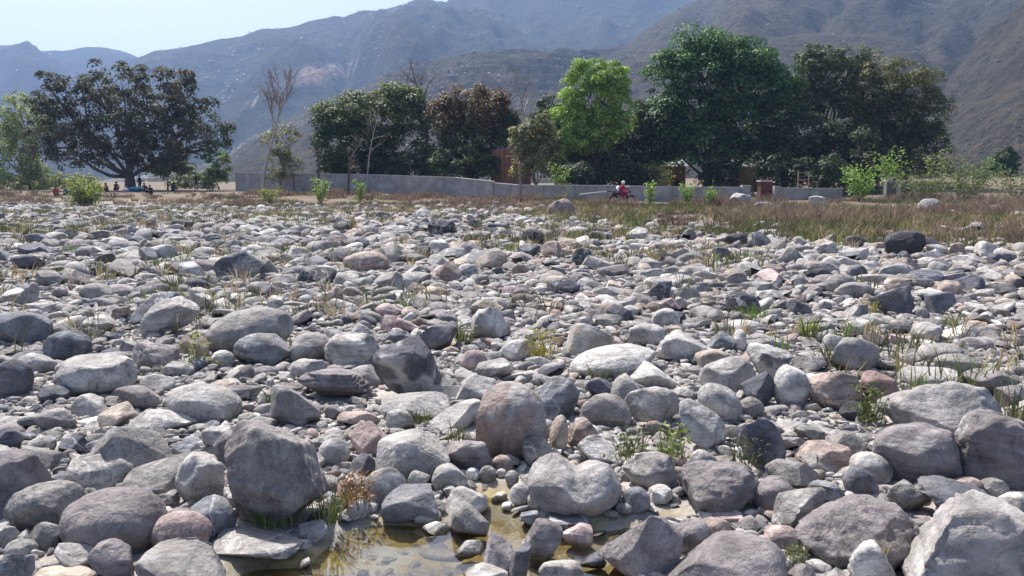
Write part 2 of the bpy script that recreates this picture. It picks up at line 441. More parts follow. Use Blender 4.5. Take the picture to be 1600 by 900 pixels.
# ---- hills
def hill_material():
    m, nt, b = new_mat("scrub_hillside"); L = nt.links.new
    a = N(nt, "ShaderNodeAttribute"); a.attribute_name = "tint"
    tc = N(nt, "ShaderNodeTexCoord"); co = tc.outputs["Object"]
    n1 = noise(nt, co, 0.009, 7, 0.62, 0.5); n2 = noise(nt, co, 0.11, 7, 0.7); n3 = noise(nt, co, 0.03, 7, 0.65)
    col = mixc(nt, a.outputs["Color"], ramp(nt, n1, [(0.3, 0.62), (0.7, 1.35)]), 1.0, 'MULTIPLY')
    col = mixc(nt, col, (0.018, 0.020, 0.012), ramp(nt, n2, [(0.42, 0.0), (0.60, 0.85)]))
    col = mixc(nt, col, (0.085, 0.060, 0.046), ramp(nt, n3, [(0.56, 0.0), (0.72, 0.55)]))
    L(col, b.inputs["Base Color"]); b.inputs["Roughness"].default_value = 0.95; b.inputs["Specular IOR Level"].default_value = 0.1
    p = bump(nt, b, n2, 1.0, 7.0); bump(nt, b, n3, 0.8, 14.0, p)
    return m
M['hill'] = hill_material()
SCRUB = []          # candidate points for hillside bushes: (pos, weight size)
def build_hill(label, outline, R, r0, cols, rows, amp, tint, pxr, seed, back=1.7, scrub=0, gully=0.012, terrace=None, prof=1.0, patches=()):
    HS = 2.1; amp *= HS; gully /= HS; R = [(a, b * HS) for a, b in R]; r0 = [(a, b * HS * .9) for a, b in r0]
    ox = np.array([p[0] for p in outline], float); oy = np.array([p[1] for p in outline], float)
    px = np.linspace(pxr[0], pxr[1], cols)
    py = np.interp(px, ox, oy)
    d = np.stack([ray(a, b) for a, b in zip(px, py)])
    az = np.arctan2(d[:, 0], d[:, 1]); tan = d[:, 2] / np.hypot(d[:, 0], d[:, 1])
    Rr = np.interp(px, [p[0] for p in R], [p[1] for p in R]); r0a = np.interp(px, [p[0] for p in r0], [p[1] for p in r0])
    H = np.maximum(CAM_H + Rr * tan, -8.0)
    H = H + (fbm2(px, px * 0, 0.035, 3, seed + 5) - 0.5) * 0.02 * np.maximum(H, 0)
    nf = int(rows * 0.8); t = np.concatenate([np.linspace(0, 1, nf) ** 0.9, np.linspace(1, 2, rows - nf + 1)[1:]])
    T, A = np.meshgrid(t, az, indexing='ij'); Hh = np.broadcast_to(H, T.shape); RR = np.broadcast_to(Rr, T.shape); R0 = np.broadcast_to(r0a, T.shape)
    r = np.where(T <= 1, R0 + (RR - R0) * T, RR + RR * (back - 1) * (T - 1))
    s = np.where(T <= 1, np.clip(T, 0, 1) ** prof, np.clip(1 - (T - 1) * 1.0, 0, 1))
    x, y = r * np.sin(A), r * np.cos(A)
    wob = 60 * HS * (fbm2(x, y, gully * 0.8, 2, seed + 1) - 0.5)
    ridged = np.abs(fbm2(A * RR + wob, r * 0.35, gully, 4, seed) - 0.5) * 2
    env = 4 * np.clip(s, 0, 1) * (1 - np.clip(s, 0, 1) * 0.93)
    z = Hh * s
    z = z + amp * env * (ridged - 0.32) * np.clip(Hh / 60 / HS, 0, 1.6)
    z = z + (fbm2(x, y, 0.09 / HS, 4, seed + 3) - 0.5) * amp * 0.30 * np.clip(Hh / 30 / HS, 0, 1) * (1 - .85 * sstep(.8, 1.0, s))
    if terrace:
        lo, hi, stp = terrace; stp *= HS; pp = np.broadcast_to(px, T.shape); wgt = sstep(lo, lo + 60, pp) * (1 - sstep(hi - 80, hi, pp)) * (T < 1) * sstep(0.35, 0.5, s)
        zz = z + 3 * fbm2(x, y, 0.015, 2, seed + 8); q = np.floor(zz / stp) * stp; fr = (zz - q) / stp
        z = z * (1 - wgt) + wgt * (q + stp * sstep(0.55, 1.0, fr))
    z = np.where(T == 0, np.minimum(z, -1.5), z); z = np.where(T >= 2, -3.0, z)
    idx = np.arange(T.size).reshape(T.shape)
    f = np.stack([idx[:-1, :-1], idx[:-1, 1:], idx[1:, 1:], idx[1:, :-1]], -1).reshape(-1, 4)
    v = np.stack([x.ravel(), y.ravel(), z.ravel()], 1)
    tn = np.array(tint)[None] * (0.8 + 0.4 * fbm2(x, y, 0.01, 3, seed + 9).ravel()[:, None])
    if patches:
        qx, qy, _ = proj(v)
        for (cx, cy, rx, ry, pc) in patches:
            w = np.clip(1.25 - np.hypot((qx - cx) / rx, (qy - cy) / ry) + 1.1 * (fbm2(v[:, 0], v[:, 1], .014, 3, seed + 31) - .5), 0, 1) * (T.ravel() < 1)
            w = sstep(.25, .6, w)[:, None]; tn = tn * (1 - w) + np.array(pc)[None] * w
    o = link("hill", make_mesh("hill", v, f, tn, True, [M['hill']])); tag(o, label, None, None, "structure")
    if scrub:
        rg = np.random.default_rng(seed); m = (T > 0.04) & (T <= 1.0) & (z > 0.5) & (np.broadcast_to(px, T.shape) > -150) & (np.broadcast_to(px, T.shape) < 1750)
        wts = (np.clip(fbm2(x, y, 0.012, 4, seed + 21) - .42, .004, 1) ** 1.6 * r ** 1.0)[m]; c = rg.choice(np.flatnonzero(m.ravel()), scrub, True, wts / wts.sum())
        jit = rg.normal(0, 1, (scrub, 3)) * np.array([4.0, 4.0, 0])
        SCRUB.append((v[c] + jit, np.clip(r.ravel()[c] / 330, 0.45, 6.0)))
        ridge = rg.choice(np.flatnonzero(((T == 1.0) & (z > 1) & (np.broadcast_to(px, T.shape) > -100) & (np.broadcast_to(px, T.shape) < 1700)).ravel()), max(30, scrub // 60))
        SCRUB.append((v[ridge], np.clip(r.ravel()[ridge] / 330, 0.45, 6.0)))

build_hill("far blue ridge at the left behind the spreading dark tree", [(-900, 40), (-300, 60), (0, 66), (60, 72), (130, 74), (170, 80), (205, 90), (300, 130), (600, 230), (900, 285)],
           [(-900, 1500), (900, 1500)], [(-900, 700), (900, 900)], 180, 44, 60, (0.040, 0.044, 0.026), (-900, 900), 11, scrub=1500, gully=0.006)
build_hill("tall hazy blue hill rising to the right of the notch", [(-100, 250), (60, 190), (150, 130), (205, 92), (240, 80), (300, 66), (380, 52), (450, 38), (520, 18), (600, 10), (640, 2), (760, -22), (1000, -30), (1400, -26), (2600, -10)],
           [(-100, 1050), (2600, 1150)], [(-100, 560), (2600, 600)], 340, 80, 60, (0.040, 0.044, 0.026), (-100, 2600), 23, scrub=7000, gully=0.007, patches=[(500, 112, 46, 9, (.30, .20, .16)), (540, 102, 30, 5, (.42, .33, .27)), (470, 128, 40, 7, (.24, .17, .14)), (395, 160, 10, 4, (.4, .36, .33))])
build_hill("brown terraced hill behind the middle trees", [(-400, 290), (150, 284), (280, 268), (340, 252), (380, 226), (430, 190), (480, 166), (560, 142), (600, 118), (640, 97), (720, 83), (800, 78), (900, 75), (960, 66), (1000, 52), (1050, 22), (1080, 2), (1150, -40), (1300, -70), (1500, -80), (1800, -80), (2700, -60)],
           [(-400, 520), (900, 480), (1100, 620), (2700, 620)], [(-400, 260), (900, 230), (2700, 260)], 440, 130, 26, (0.080, 0.064, 0.041), (-400, 2700), 37, scrub=13000, gully=0.012, terrace=(560, 1000, 5.5), patches=[(700, 105, 60, 5, (.11, .082, .06)), (780, 120, 70, 5, (.115, .085, .062)), (690, 130, 60, 4, (.11, .08, .06)), (850, 100, 60, 4, (.10, .076, .056))])
build_hill("brown shoulder of the hill above the big trees", [(700, 300), (860, 200), (930, 120), (960, 90), (1010, 82), (1100, 70), (1200, 60), (1320, 50), (1400, 58), (1480, 92), (1560, 150), (1700, 215), (1900, 290)],
           [(700, 400), (1900, 400)], [(700, 210), (1900, 210)], 260, 84, 18, (0.080, 0.064, 0.041), (700, 1900), 41, scrub=7000, gully=0.016)
build_hill("steep brown spur descending at the right edge", [(1280, 300), (1380, 268), (1430, 215), (1460, 160), (1490, 110), (1540, 50), (1600, 0), (1700, -60), (1900, -120), (2800, -140)],
           [(1280, 300), (2800, 330)], [(1280, 190), (2800, 150)], 260, 110, 17, (0.084, 0.066, 0.043), (1280, 2800), 53, scrub=10000, gully=0.022)

def build_scrub():
    p = np.concatenate([a for a, _ in SCRUB]); sz = np.concatenate([b for _, b in SCRUB]); n = len(p)
    rg = np.random.default_rng(5); v0 = np.array([[1, 0, 0], [0, 1, 0], [-1, 0, 0], [0, -1, 0], [0, 0, 1.0]]); f0 = np.array([[0, 1, 4], [1, 2, 4], [2, 3, 4], [3, 0, 4]])
    rad = sz * rg.uniform(0.15, 0.48, n) * (1 + 0.8 * (rg.random(n) < 0.06))
    sc = np.stack([rad * rg.uniform(0.8, 1.3, n), rad * rg.uniform(0.8, 1.3, n), rad * rg.uniform(0.5, 1.0, n)], 1)
    th = rg.uniform(0, 6.28, n); c, s = np.cos(th), np.sin(th)
    base = v0[None] * (1 + rg.uniform(-0.35, 0.35, (n, len(v0), 1)))
    bx = base[..., 0] * c[:, None] - base[..., 1] * s[:, None]; by = base[..., 0] * s[:, None] + base[..., 1] * c[:, None]
    v = np.stack([bx, by, base[..., 2]], -1) * sc[:, None] + (p - np.stack([0 * rad, 0 * rad, 0.1 * rad], 1))[:, None]
    f = (f0[None] + (np.arange(n) * len(v0))[:, None, None]).reshape(-1, 3)
    pal = np.array([[0.028, 0.027, 0.017], [0.034, 0.029, 0.021], [0.040, 0.032, 0.024], [0.024, 0.025, 0.016]])
    t = np.repeat(pal[rg.integers(0, 4, n)] * rg.uniform(0.7, 1.3, (n, 1)), len(v0), 0)
    o = link("hillside_scrub", make_mesh("hillside_scrub", v.reshape(-1, 3), f, t, True, [M['leaf']]))
    tag(o, "dry scrub and small trees dotted over the hillsides", None, None, "stuff")
build_scrub()
# ------------------------------------------------------------------ boulders
TINT = dict(soft=(.315, .295, .285), grey=(.27, .254, .24), pale=(.375, .355, .335), white=(.50, .48, .452), dark=(.115, .115, .135), black=(.055, .055, .065),
            purple=(.225, .20, .20), brown=(.30, .235, .205), tan=(.41, .345, .285), blue=(.195, .20, .215), pink=(.39, .30, .285), red=(.27, .185, .165))
KIND = {'round': (2.2, 6, .74, .14), 'egg': (2.0, 2, .88, .07), 'blocky': (2.5, 10, .55, .14), 'slab': (2.8, 8, .60, .13), 'lumpy': (2.2, 6, .70, .22), 'layer': (2.5, 7, .66, .10), 'jag': (2.4, 11, .54, .18)}
def rand_rot(rg):
    q = rg.normal(size=4); q /= np.linalg.norm(q); w, x, y, z = q
    return np.array([[1 - 2 * (y * y + z * z), 2 * (x * y - z * w), 2 * (x * z + y * w)], [2 * (x * y + z * w), 1 - 2 * (x * x + z * z), 2 * (y * z - x * w)], [2 * (x * z - y * w), 2 * (y * z + x * w), 1 - 2 * (x * x + y * y)]])
def rock_shape(sub, kind, rg, roll=0.0, aspect=1.0):
    """unit rock filling the box -1..1"""
    e, ncut, dcut, amp = KIND[kind]
    v, f = ICO[sub]
    Rm = rand_rot(rg) if kind in ('blocky', 'jag', 'lumpy') else np.eye(3)
    q = v @ Rm
    p = v * ((np.abs(q) ** e).sum(1) ** (-1 / e))[:, None]
    off = rg.uniform(-50, 50, 3); sd = int(rg.integers(1, 9999))
    p = p * (1 + amp * 2 * (fbm(v * 1.25 + off, 2, sd) - .5))[:, None]
    for k in range(ncut):
        n = rg.normal(size=3); n[2] *= 0.75; n /= np.linalg.norm(n)
        d = dcut + rg.uniform(-.1, .16); over = np.maximum(0, p @ n - d); p = p - n * (over * rg.uniform(.86, 1.0))[:, None]
    if kind == 'lumpy':
        p = p * (1 - .07 * np.clip(1 - np.abs(fbm(v * 1.7 + off, 3, sd + 3) - .5) * 6, 0, 1))[:, None]
    if kind in ('layer', 'jag'):
        n = np.array([rg.normal() * .25, rg.normal() * .25, 1]); n /= np.linalg.norm(n)
        h = (p @ n) * rg.uniform(3.5, 5.5) + fbm(v * 2 + off, 2, sd) * 1.6; fr = h - np.floor(h)
        p = p * (1 - (.075 if kind == 'layer' else .05) * sstep(.55, .95, fr) * (1 - sstep(.95, 1.0, fr)))[:, None]
    if sub >= 4:
        p = p * (1 + .05 * (fbm(v * 4.5 + off, 3, sd + 5) - .5) * (1.8 if kind in ('jag', 'lumpy', 'layer') else 1.0))[:, None]
        p = p * (1 + (.022 if kind in ('egg', 'round') else .04) * (fbm(v * 11 + off, 2, sd + 7) - .5))[:, None]
    p = p * np.array([1, 1, aspect])
    if roll:
        c, s = math.cos(roll), math.sin(roll); p = np.stack([p[:, 0] * c - p[:, 2] * s, p[:, 1], p[:, 0] * s + p[:, 2] * c], 1)
    lo, hi = p.min(0), p.max(0)
    return (p - (lo + hi) / 2) / ((hi - lo) / 2), f
def rock_tint(v, base, rg, second=None, cut=.5, rnd=None):
    n = fbm(v * rg.uniform(.9, 1.7) + rg.uniform(-40, 40, 3), 3, int(rg.integers(1, 999)))
    b = np.array(base)[None] * (0.82 + .36 * n[:, None])
    if second is not None:
        w = sstep(cut - .06, cut + .06, n)[:, None]; b = b * (1 - w) + np.array(second)[None] * w
    return np.concatenate([b, np.full((len(b), 1), rg.random() if rnd is None else rnd)], 1)

# photo box (left, top, right, bottom), shape, colour, description, options
HAND = [
 (-20,702,68,820,'round','purple','large smooth purple-grey boulder cut by the left edge'),
 (20,751,128,830,'round','grey','rounded grey boulder with a flattish top'),
 (98,760,258,862,'egg','purple','broad smooth purple-grey boulder, roundest of the left foreground',{'lm':'broad smooth left boulder'}),
 (236,797,330,860,'egg','pink','egg-shaped pinkish-brown speckled boulder'),
 (44,815,100,857,'round','grey','small round grey cobble'),
 (291,775,369,838,'round','blue','slate-blue rounded stone with pale streaks'),
 (275,706,353,790,'lumpy','pale','rough pale upright stone with a pitted face'),
 (200,697,335,764,'slab','grey','long wedge-shaped grey slab',{'roll':.35,'asp':.5}),
 (130,663,263,750,'blocky','grey','big faceted grey block with a bright top facet',{'roll':.25,'asp':.7}),
 (105,712,200,768,'lumpy','pale','pale smooth hollowed stone'),
 (332,672,392,726,'round','purple','rounded purple-grey stone'),
 (215,853,352,925,'blocky','grey','wide flat-topped grey boulder at the bottom edge'),
 (147,847,212,912,'blocky','purple','dark purple wedge stone'),
 (82,849,150,895,'slab','pale','pale low stone',{'roll':-.25,'asp':.6}),
 (-14,820,28,856,'slab','white','white slab end at the left edge'),
 (8,842,58,870,'round','pale','low pale rounded cobble'),
 (48,884,148,925,'round','tan','flat tan stone half cut by the bottom edge'),
 (-12,861,50,915,'jag','blue','blue-grey broken stone in the bottom left corner'),
 (-10,668,32,706,'round','dark','dark grey stone at the left edge'),
 (95,678,142,710,'blocky','dark','small dark square-ended stone'),
 (330,821,478,866,'slab','grey','long pale-topped grey slab lying along the pool',{'roll':.06,'asp':.35}),
 (343,658,510,818,'lumpy','purple','great rough dark boulder with a chipped face beside the pool',{'lm':'great rough poolside boulder','sec':'grey','emb':.72,'rnd':.2}),
 (590,677,705,752,'blocky','pale','large pale faceted boulder with a white ridge'),
 (693,682,772,740,'layer','purple','purple-brown cracked boulder'),
 (546,660,612,714,'blocky','pink','pinkish-brown block with a shaded front'),
 (570,732,636,788,'round','grey','dark-fronted grey stone at the water edge'),
 (637,734,674,764,'blocky','pale','small pale square cobble'),
 (675,722,731,768,'round','pale','round pale grey cobble with a dark underside'),
 (595,761,687,802,'slab','blue','flat blue-grey slab at the edge of the pool',{'roll':.08,'asp':.4}),
 (687,762,763,804,'jag','pale','flat broken pale stone at the waterline'),
 (701,786,765,842,'blocky','grey','grey wedge stone standing in the pool'),
 (658,814,704,836,'slab','white','small white flat stone in the pool'),
 (648,795,690,822,'slab','grey','low grey flat stone in the pool'),
 (752,836,803,900,'blocky','purple','purple-grey block standing in the pool',{'roll':-.3}),
 (708,842,755,870,'slab','grey','thin curved grey stone in the pool',{'roll':.25,'asp':.4}),
 (795,850,830,912,'slab','dark','upright dark splinter of rock in the pool',{'roll':1.3,'asp':.45}),
 (722,880,795,915,'jag','pale','pale rough stone at the bottom edge in the pool'),
 (544,709,589,746,'layer','dark','dark blue layered stone'),
 (497,684,548,730,'round','pale','pale rounded stone'),
 (727,730,750,750,'egg','white','small white egg pebble'),
 (748,728,775,754,'egg','grey','small round grey pebble'),
 (768,711,802,741,'egg','brown','small round brown cobble'),
 (775,732,791,746,'egg','white','tiny white pebble'),
 (789,735,811,757,'egg','pale','tiny pale pebble'),
 (540,780,580,815,'layer','white','white flat stone under dry twigs'),
 (525,746,570,780,'round','brown','brown stone behind the reddish weed'),
 (766,768,793,786,'slab','tan','yellowish flat stone in the shallow water'),
 (783,786,802,801,'slab','white','tiny white stone in the shallow water'),
 (824,706,972,800,'round','soft','big pale two-lobed boulder with a saddle top',{'lm':'big pale saddle-topped boulder','saddle':1,'sec':'pale'}),
 (816,681,864,732,'egg','grey','smooth grey egg leaning to the right',{'roll':-.5,'asp':.75}),
 (858,648,888,708,'egg','tan','slim upright tan stone',{'roll':1.4,'asp':.5}),
 (885,652,938,700,'round','brown','brown rounded stone'),
 (743,596,855,718,'egg','brown','tall dark brown egg-shaped boulder with sunlit paleness painted on its cheek',{'lm':'tall brown egg boulder','sec':'pale','cut':.56,'emb':.7,'rnd':.3}),  # pale second tint painted in for the sunlit left cheek
 (902,681,970,728,'blocky','pale','pale angular stone with weeds behind'),
 (974,707,1058,766,'lumpy','grey','rough pitted grey boulder'),
 (972,761,1016,798,'round','blue','dark slate-blue stone at the waterline'),
 (1012,760,1053,788,'slab','white','white flat stone at the waterline'),
 (1025,748,1056,764,'egg','grey','small flat grey pebble'),
 (1066,722,1188,800,'lumpy','purple','big pitted boulder with deep furrows'),
 (1174,746,1242,800,'round','purple','rounded purple stone'),
 (938,796,1064,898,'blocky','purple','large purple-brown block jutting into the pool',{'lm':'purple-brown block in the pool','roll':-.25}),
 (815,810,880,878,'blocky','purple','purple-grey cube-like stone in the pool'),
 (876,819,926,856,'blocky','pink','pinkish flat-topped stone in the pool'),
 (841,873,912,918,'round','grey','smooth grey stone at the bottom edge'),
 (1041,830,1228,930,'round','purple','huge smooth pale purple boulder rising from the bottom edge',{'lm':'huge smooth bottom-edge boulder','roll':.3,'asp':.7}),
 (1055,812,1112,866,'round','purple','dark purple rounded stone'),
 (1090,808,1147,842,'round','brown','brownish purple stone'),
 (1018,807,1065,834,'slab','pale','low pale stone'),
 (850,796,926,823,'slab','dark','flat dark wet slab in the pool',{'asp':.35}),
 (812,798,842,819,'slab','blue','small wet blue-grey slab'),
 (902,862,946,888,'slab','dark','dark wet slab just above the water',{'roll':.2,'asp':.4}),
 (960,786,988,802,'egg','grey','tiny grey pebble at the waterline'),
 (796,755,830,788,'egg','white','pale round stone'),
 (824,767,860,794,'egg','pale','small pale cobble'),
 (1102,792,1164,814,'slab','pink','flat pinkish stone barely above the water',{'asp':.35}),
 (1205,758,1289,826,'blocky','grey','dark grey stone with a white-topped face',{'sec':'white','cut':.58}),
 (1245,776,1428,884,'lumpy','purple','very large furrowed purple-grey boulder',{'lm':'furrowed purple-grey boulder','roll':-.1}),
 (1388,768,1650,940,'jag','soft','huge pale broken boulder filling the bottom right corner',{'lm':'huge pale corner boulder','emb':.7,'rnd':.5,'sec':'pale'}),
 (1328,846,1398,915,'layer','white','pale layered stone at the bottom edge',{'lm':None}),
 (1318,728,1370,784,'round','dark','dark-sided grey stone',{'roll':-.5,'asp':.7}),
 (1255,745,1322,788,'blocky','blue','blue-grey angular stone'),
 (1198,717,1285,760,'slab','grey','grey slab with a black shaded front'),
 (1246,690,1332,732,'layer','brown','purple-brown layered stone'),
 (1252,704,1318,736,'slab','grey','plain grey sloping slab',{'roll':-.3,'asp':.5}),
 (1290,674,1352,712,'round','grey','round-backed grey stone'),
 (1328,706,1394,756,'egg','pale','pale oval stone',{'roll':-.4,'asp':.75}),
 (1363,660,1494,758,'round','purple','big dome-shaped purple boulder with pale veins',{'sec':'pale','cut':.6}),
 (1497,643,1620,768,'lumpy','purple','big rounded pitted boulder cut by the right edge'),
 (1385,748,1452,800,'jag','grey','faceted grey stone'),
 (1435,750,1552,812,'jag','dark','dark jagged ledge of rock'),
 (1483,745,1540,778,'egg','brown','small oval brown stone'),
 (1530,747,1580,782,'blocky','grey','small angular grey stone'),
 (1562,770,1610,804,'round','pale','pale stone at the right edge'),
 (1158,646,1228,736,'slab','dark','dark upright leaning slab',{'roll':-1.15,'asp':.5}),
 (1190,820,1252,864,'round','pink','low pinkish stone'),
 (1357,771,1398,792,'egg','grey','small smooth grey cobble'),
 (1318,766,1352,786,'egg','pale','small pale egg cobble'),
 (1207,570,1263,638,'egg','white','bright pale rounded stone standing upright'),
 (1255,575,1352,640,'lumpy','brown','lumpy dark brown boulder'),
 (1347,583,1412,638,'slab','red','reddish flat-faced slab',{'roll':-.7,'asp':.6}),
 (1378,595,1562,680,'lumpy','soft','wide flat eroded pale boulder with hollows',{'lm':'wide eroded pale boulder'}),
 (1295,526,1374,584,'round','grey','smooth grey dome with a pale crown',{'lm':'smooth grey dome'}),
 (1243,552,1300,580,'slab','grey','flat grey stone'),
 (1285,521,1324,553,'round','pale','small pale rounded stone'),
 (1347,518,1389,545,'blocky','brown','small brown block'),
 (1388,522,1420,540,'blocky','pink','small pinkish block'),
 (1433,535,1502,568,'round','grey','grey rounded stone'),
 (1462,552,1530,586,'round','grey','rounded grey stone overlapping its neighbour'),
 (1408,575,1505,606,'round','pale','long low pale stone',{'asp':.4}),
 (1508,576,1592,616,'round','purple','long purple-grey stone',{'roll':-.2,'asp':.5}),
 (1360,445,1430,496,'blocky','dark','dark angular block with a grey top',{'lm':'dark angular far block'}),
 (1448,455,1490,496,'blocky','dark','dark split stone'),
 (1465,438,1507,463,'round','brown','rounded brown stone'),
 (1305,440,1364,467,'round','grey','low grey stone',{'asp':.5}),
 (1228,466,1268,493,'slab','dark','dark sloping stone',{'roll':-.3,'asp':.6}),
 (1312,627,1357,658,'blocky','black','small black-fronted stone'),
 (1557,600,1600,644,'jag','purple','rough purple stone at the right edge'),
 (1470,510,1520,534,'blocky','white','pale stone with greenish lichen'),
 (1500,527,1550,550,'round','purple','low purple stone'),
 (1170,538,1243,595,'layer','white','pale streaked stone with folded bands',{'sec':'dark','cut':.6,'roll':-.35,'asp':.7}),
 (1165,519,1242,550,'slab','pale','long pale sloping stone',{'roll':-.3,'asp':.4}),
 (889,537,1029,592,'egg','white','long white log-shaped boulder lying on its side',{'lm':'long white log-shaped boulder','roll':.12,'asp':.34,'rnd':.35}),
 (883,503,962,556,'blocky','tan','tan pyramid-shaped boulder with a dark foot',{'sec':'pale','cut':.52}),
 (980,505,1042,544,'layer','pale','pale overhanging ledge stone'),
 (1022,516,1107,566,'jag','white','jagged bright white stone'),
 (1093,556,1183,616,'round','pale','pale dome boulder lit from above'),
 (1162,578,1212,638,'blocky','dark','dark block behind the pale dome boulder'),
 (1090,598,1160,660,'egg','pale','smooth pale stone sloping to the right',{'roll':-.5,'asp':.7}),
 (841,588,907,660,'blocky','blue','dark blue boxy boulder with scarred faces'),
 (905,613,987,668,'blocky','grey','grey boulder with a triangular facet'),
 (976,601,1060,664,'blocky','pale','pale tilted boulder'),
 (954,583,1007,630,'blocky','pale','pale grey pentagonal stone'),
 (1058,625,1137,706,'slab','pale','pale tilted slab',{'roll':-.4,'asp':.6}),
 (1151,620,1194,656,'egg','grey','smooth small grey stone'),
 (981,566,1070,606,'slab','white','flat pale stone sloping right',{'roll':-.3,'asp':.4}),
 (916,588,958,622,'blocky','dark','small dark block'),
 (1018,481,1064,514,'round','pale','white-topped rounded stone',{'sec':'white','cut':.5}),
 (948,475,988,504,'blocky','dark','dark block with a sharp edge'),
 (930,490,974,514,'slab','grey','grey sloping stone'),
 (1132,456,1185,492,'round','black','nearly black boulder in front of bright grass'),
 (1010,438,1050,472,'jag','dark','dark pointed stone'),
 (1102,517,1152,550,'jag','blue','rough dark blue stone'),
 (1144,514,1166,552,'egg','white','small white upright stone',{'roll':1.5,'asp':.55}),
 (858,434,907,463,'lumpy','dark','rough dark rounded stone'),
 (835,446,856,458,'egg','white','tiny bright white stone'),
 (1085,545,1138,574,'round','tan','tan stone'),
 (320,479,457,552,'egg','grey','big smooth grey whale-backed boulder',{'lm':'big grey whale-backed boulder','roll':.16,'asp':.5,'emb':.66,'rnd':.25}),
 (506,519,592,577,'layer','pale','striped layered boulder with dark bands',{'lm':'striped layered boulder','rnd':.95}),
 (586,524,688,626,'blocky','dark','black boulder with a white splash on its face',{'lm':'black and white boulder','sec':'white','cut':.55,'emb':.72,'rnd':.28}),
 (600,514,648,538,'round','dark','dark low stone'),
 (648,505,714,551,'jag','dark','dark broken boulder'),
 (452,520,524,570,'round','grey','grey lumpy stone'),
 (370,520,457,572,'round','blue','blue-grey stone with a pale back'),
 (452,560,514,596,'layer','pale','thinly layered pale stone'),
 (468,572,582,624,'jag','purple','dark purple ridge of rock',{'roll':-.2,'asp':.6}),
 (426,598,504,666,'blocky','grey','faceted grey block with a slanting top',{'roll':-.35,'asp':.8}),
 (446,640,482,666,'round','grey','small round grey cobble'),
 (719,546,762,580,'egg','pink','round pink and brown cobble'),
 (734,480,798,536,'blocky','white','white and grey blotched boulder',{'sec':'grey','cut':.52}),
 (592,491,654,523,'slab','pink','pinkish folded slab',{'roll':-.3,'asp':.5}),
 (585,474,632,500,'round','pink','rounded pinkish stone'),
 (710,585,775,630,'blocky','pale','pale two-faced block'),
 (595,614,704,655,'slab','pale','wide flat pale slab',{'asp':.35}),
 (543,570,598,606,'round','pale','pale rounded stone'),
 (526,639,597,666,'layer','brown','brown flat layered stone',{'asp':.4}),
 (742,561,802,595,'slab','pale','flat pale stone'),
 (776,528,832,566,'blocky','white','pale triangular stone'),
 (663,627,757,672,'slab','pale','pale sloping slab with weeds on it',{'roll':.35,'asp':.4}),
 (604,639,650,672,'round','grey','rounded grey stone'),
 (-12,486,74,540,'round','blue','dark blue-grey boulder cut by the left edge'),
 (71,515,142,570,'round','blue','rounded dark boulder with a torn front',{'sec':'dark','cut':.5}),
 (205,457,284,512,'jag','dark','dark ridge stone',{'roll':.35,'asp':.6}),
 (226,465,310,528,'layer','pale','pale striped stone leaning to the right',{'roll':.6,'asp':.5}),
 (294,457,334,489,'blocky','white','bright white block'),
 (263,598,377,658,'egg','pale','big smooth pale oval boulder',{'lm':'big smooth pale oval','roll':-.2,'asp':.55}),
 (85,558,205,618,'round','pale','wide pale mound of rock',{'asp':.5}),
 (-12,560,45,626,'round','dark','dark hump at the left edge'),
 (131,589,174,618,'blocky','red','small reddish stone'),
 (182,601,247,640,'slab','purple','flat purple slab with a dark edge',{'roll':-.15,'asp':.45}),
 (116,616,169,652,'blocky','pale','pale square block'),
 (152,629,217,668,'slab','tan','tan and brown stone',{'roll':.3,'asp':.5}),
 (61,637,124,670,'layer','grey','layered grey stone'),
 (204,533,274,578,'layer','purple','folded purple layered stone'),
 (18,551,87,588,'round','pale','low pale stone'),
 (281,520,327,564,'round','brown','brown-grey rounded stone'),
 (331,547,366,575,'egg','white','small pale egg'),
 (221,585,272,612,'round','pale','pale low rounded stone'),
 (204,636,307,674,'slab','pale','wide pale slab',{'asp':.35}),
 (256,564,306,588,'slab','grey','grey pointed slab',{'roll':-.25,'asp':.5}),
 (171,478,202,505,'blocky','brown','small brown stone'),
 (126,491,187,521,'lumpy','pale','pale hollowed stone'),
 (61,604,107,630,'round','dark','small dark stone'),
 (339,390,417,440,'slab','dark','large dark wedge of slab rock',{'lm':'dark wedge rock','roll':.3,'asp':.6,'sec':'grey','cut':.5}),
 (468,417,524,445,'round','black','dark low dome',{'asp':.5}),
 (20,396,65,426,'blocky','dark','dark angular stone'),
 (32,379,77,401,'slab','dark','dark sloping slab',{'roll':-.3,'asp':.5}),
 (164,405,219,438,'blocky','grey','grey stone with a black end'),
 (44,364,77,382,'slab','dark','small dark slab'),
 (521,348,548,365,'round','black','small black stone'),
 (218,387,247,411,'blocky','blue','blue-grey stone'),
 (117,385,148,405,'round','grey','grey stone'),
 (669,342,712,372,'round','black','black round-topped boulder',{'lm':'black round-topped far boulder'}),
 (855,310,899,342,'lumpy','brown','brown boulder standing alone before the dry grass',{'lm':'lone brown boulder before the grass','emb':.8}),
 (813,357,851,386,'round','black','black rounded stone'),
 (536,392,608,426,'round','brown','broad brown low boulder',{'lm':'broad brown low boulder','asp':.5}),
 (596,384,634,416,'blocky','grey','grey block'),
 (743,390,793,423,'slab','tan','tan sloping stone',{'roll':.4,'asp':.6}),
 (892,387,924,421,'blocky','black','black upright block'),
 (844,376,882,408,'blocky','brown','brown angular block'),
 (918,361,959,380,'round','dark','dark low stone'),
 (932,413,987,436,'round','purple','purple low stone'),
 (684,408,722,445,'blocky','brown','brown block with a black shadow side'),
 (743,334,767,350,'round','black','small black dome'),
 (586,329,611,346,'round','dark','small dark dome'),
 (809,382,844,403,'blocky','dark','dark stone'),
 (799,411,823,434,'round','brown','brown rounded stone'),
 (977,355,1015,379,'blocky','pale','pale angular stone'),
